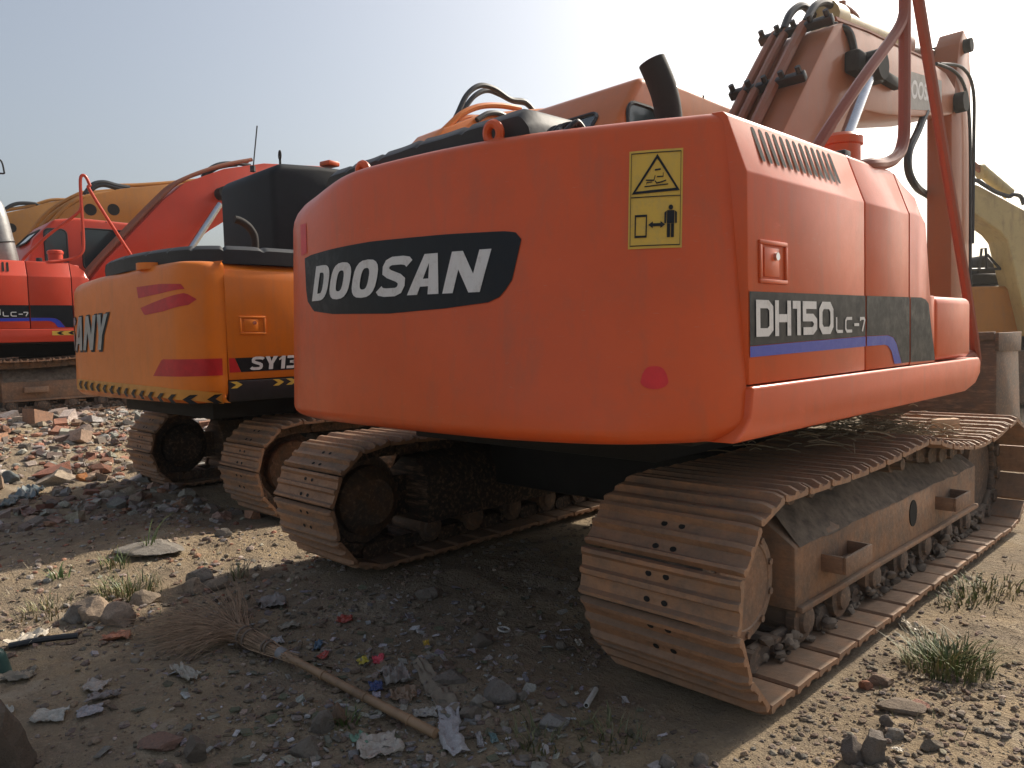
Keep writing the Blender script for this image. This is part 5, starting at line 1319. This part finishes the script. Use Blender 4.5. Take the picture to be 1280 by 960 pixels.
rr = random.Random(21); ch = Chunks()
for k in range(1400):       # short dry stubble strewn over the sunny ground
    zone = rr.random()
    if zone < .45: x, y = rr.uniform(-1.1, .3), rr.uniform(2.4, 7)
    elif zone < .75: x, y = rr.uniform(-5.2, -3.7), rr.uniform(.6, 2.2)
    else: x, y = rr.uniform(-14, -8), rr.uniform(2.0, 4.5)
    if noise.noise(Vector((x * 1.6, y * 1.6, 33))) < .0: continue
    big = 2.2 if zone >= .75 else 1; p = Vector((x, y, gz(x, y))); a = rr.uniform(0, math.tau); d = Vector((math.cos(a), math.sin(a), 0)); s_ = Vector((-d.y, d.x, 0)) * .0018 * big; h = rr.uniform(.02, .06) * big; col = rr.choice(DR); b0 = len(ch.v)
    ch.v += [p - s_, p + s_, p + d * h * .5 + Vector((0, 0, h * .7)) + s_ * .5, p + d * h * .5 + Vector((0, 0, h * .7)) - s_ * .5]; ch.c += [col + (1,)] * 4; ch.f.append((b0, b0 + 1, b0 + 2, b0 + 3))
o = ch.build('dry_grass', M['grass']); o['kind'] = 'stuff'

GROUPS = {'excavator': 'excavators parked in the yard', 'stone': 'loose stones and lumps on the ground', 'brick': 'loose bricks in the rubble', 'plastic scrap': 'scraps of rubbish on the ground', 'plastic bag': 'plastic bags on the ground',
          'paper': 'paper scraps on the ground', 'wrapper': 'wrappers on the ground', 'rag': 'rags on the ground', 'cloth strip': 'cloth strips on the ground', 'grass': 'grass tufts'}
for o in list(COL.objects):
    if o.parent is None and o.get('category') in GROUPS: o['group'] = GROUPS[o['category']]
# ------------------------------------------------------------------ light, sky, camera
SUN_EL, SUN_AZ = 38, 0.9           # azimuth measured from +Y towards +X
w = bpy.data.worlds.new('World'); SC.world = w; w.use_nodes = True; nt = w.node_tree
sky = nt.nodes.new('ShaderNodeTexSky'); sky.sky_type = 'NISHITA'; sky.sun_disc = False; sky.sun_elevation = R(SUN_EL); sky.sun_rotation = R(SUN_AZ)
sky.air_density = 1.2; sky.dust_density = 5.0; sky.ozone_density = 1.5; sky.altitude = 50
bg = nt.nodes['Background']; bg.inputs['Strength'].default_value = .15; hs = nt.nodes.new('ShaderNodeHueSaturation'); hs.inputs['Saturation'].default_value = .62; hs.inputs['Value'].default_value = .86; nt.links.new(sky.outputs[0], hs.inputs['Color']); nt.links.new(hs.outputs[0], bg.inputs[0])
sd = bpy.data.lights.new('sun', 'SUN'); sd.energy = 4.4; sd.angle = R(1.1); sd.color = (1, .90, .76)
so = bpy.data.objects.new('sun', sd); COL.objects.link(so)
v = Vector((math.sin(R(SUN_AZ)) * math.cos(R(SUN_EL)), math.cos(R(SUN_AZ)) * math.cos(R(SUN_EL)), math.sin(R(SUN_EL))))
so.rotation_euler = (-v).to_track_quat('-Z', 'Y').to_euler(); so.location = v * 30
cd = bpy.data.cameras.new('camera'); cd.sensor_width = 36; cd.lens = 36 * FPX / 1280; cd.clip_end = 2000; cd.clip_start = .05
co = bpy.data.objects.new('camera', cd); COL.objects.link(co); SC.camera = co
rx, dn, fw = CM.col[0], CM.col[1], CM.col[2]
co.matrix_world = Matrix(((rx.x, -dn.x, -fw.x, 0), (rx.y, -dn.y, -fw.y, 0), (rx.z, -dn.z, -fw.z, CH), (0, 0, 0, 1)))
vs = SC.view_settings; vs.view_transform = 'Standard'; vs.look = 'None'; vs.exposure = 0.25; vs.gamma = 1; vs.use_curve_mapping = False
SC.cycles.use_denoising = True
# thin dusty air over the yard
m = MB(); m.box(-330, 330, -330, 330, -2.2, 5.2)
hm = bpy.data.materials.new('dusty_air'); hm.use_nodes = True; hn = hm.node_tree; hn.nodes.clear()
ho = hn.nodes.new('ShaderNodeOutputMaterial'); hv = hn.nodes.new('ShaderNodeVolumePrincipled'); hv.inputs['Color'].default_value = (.92, .92, .90, 1); hv.inputs['Density'].default_value = .0015; hv.inputs['Anisotropy'].default_value = .68
hn.links.new(hv.outputs[0], ho.inputs['Volume'])
hz = m.build('haze', hm, None, 0); hz['kind'] = 'stuff'
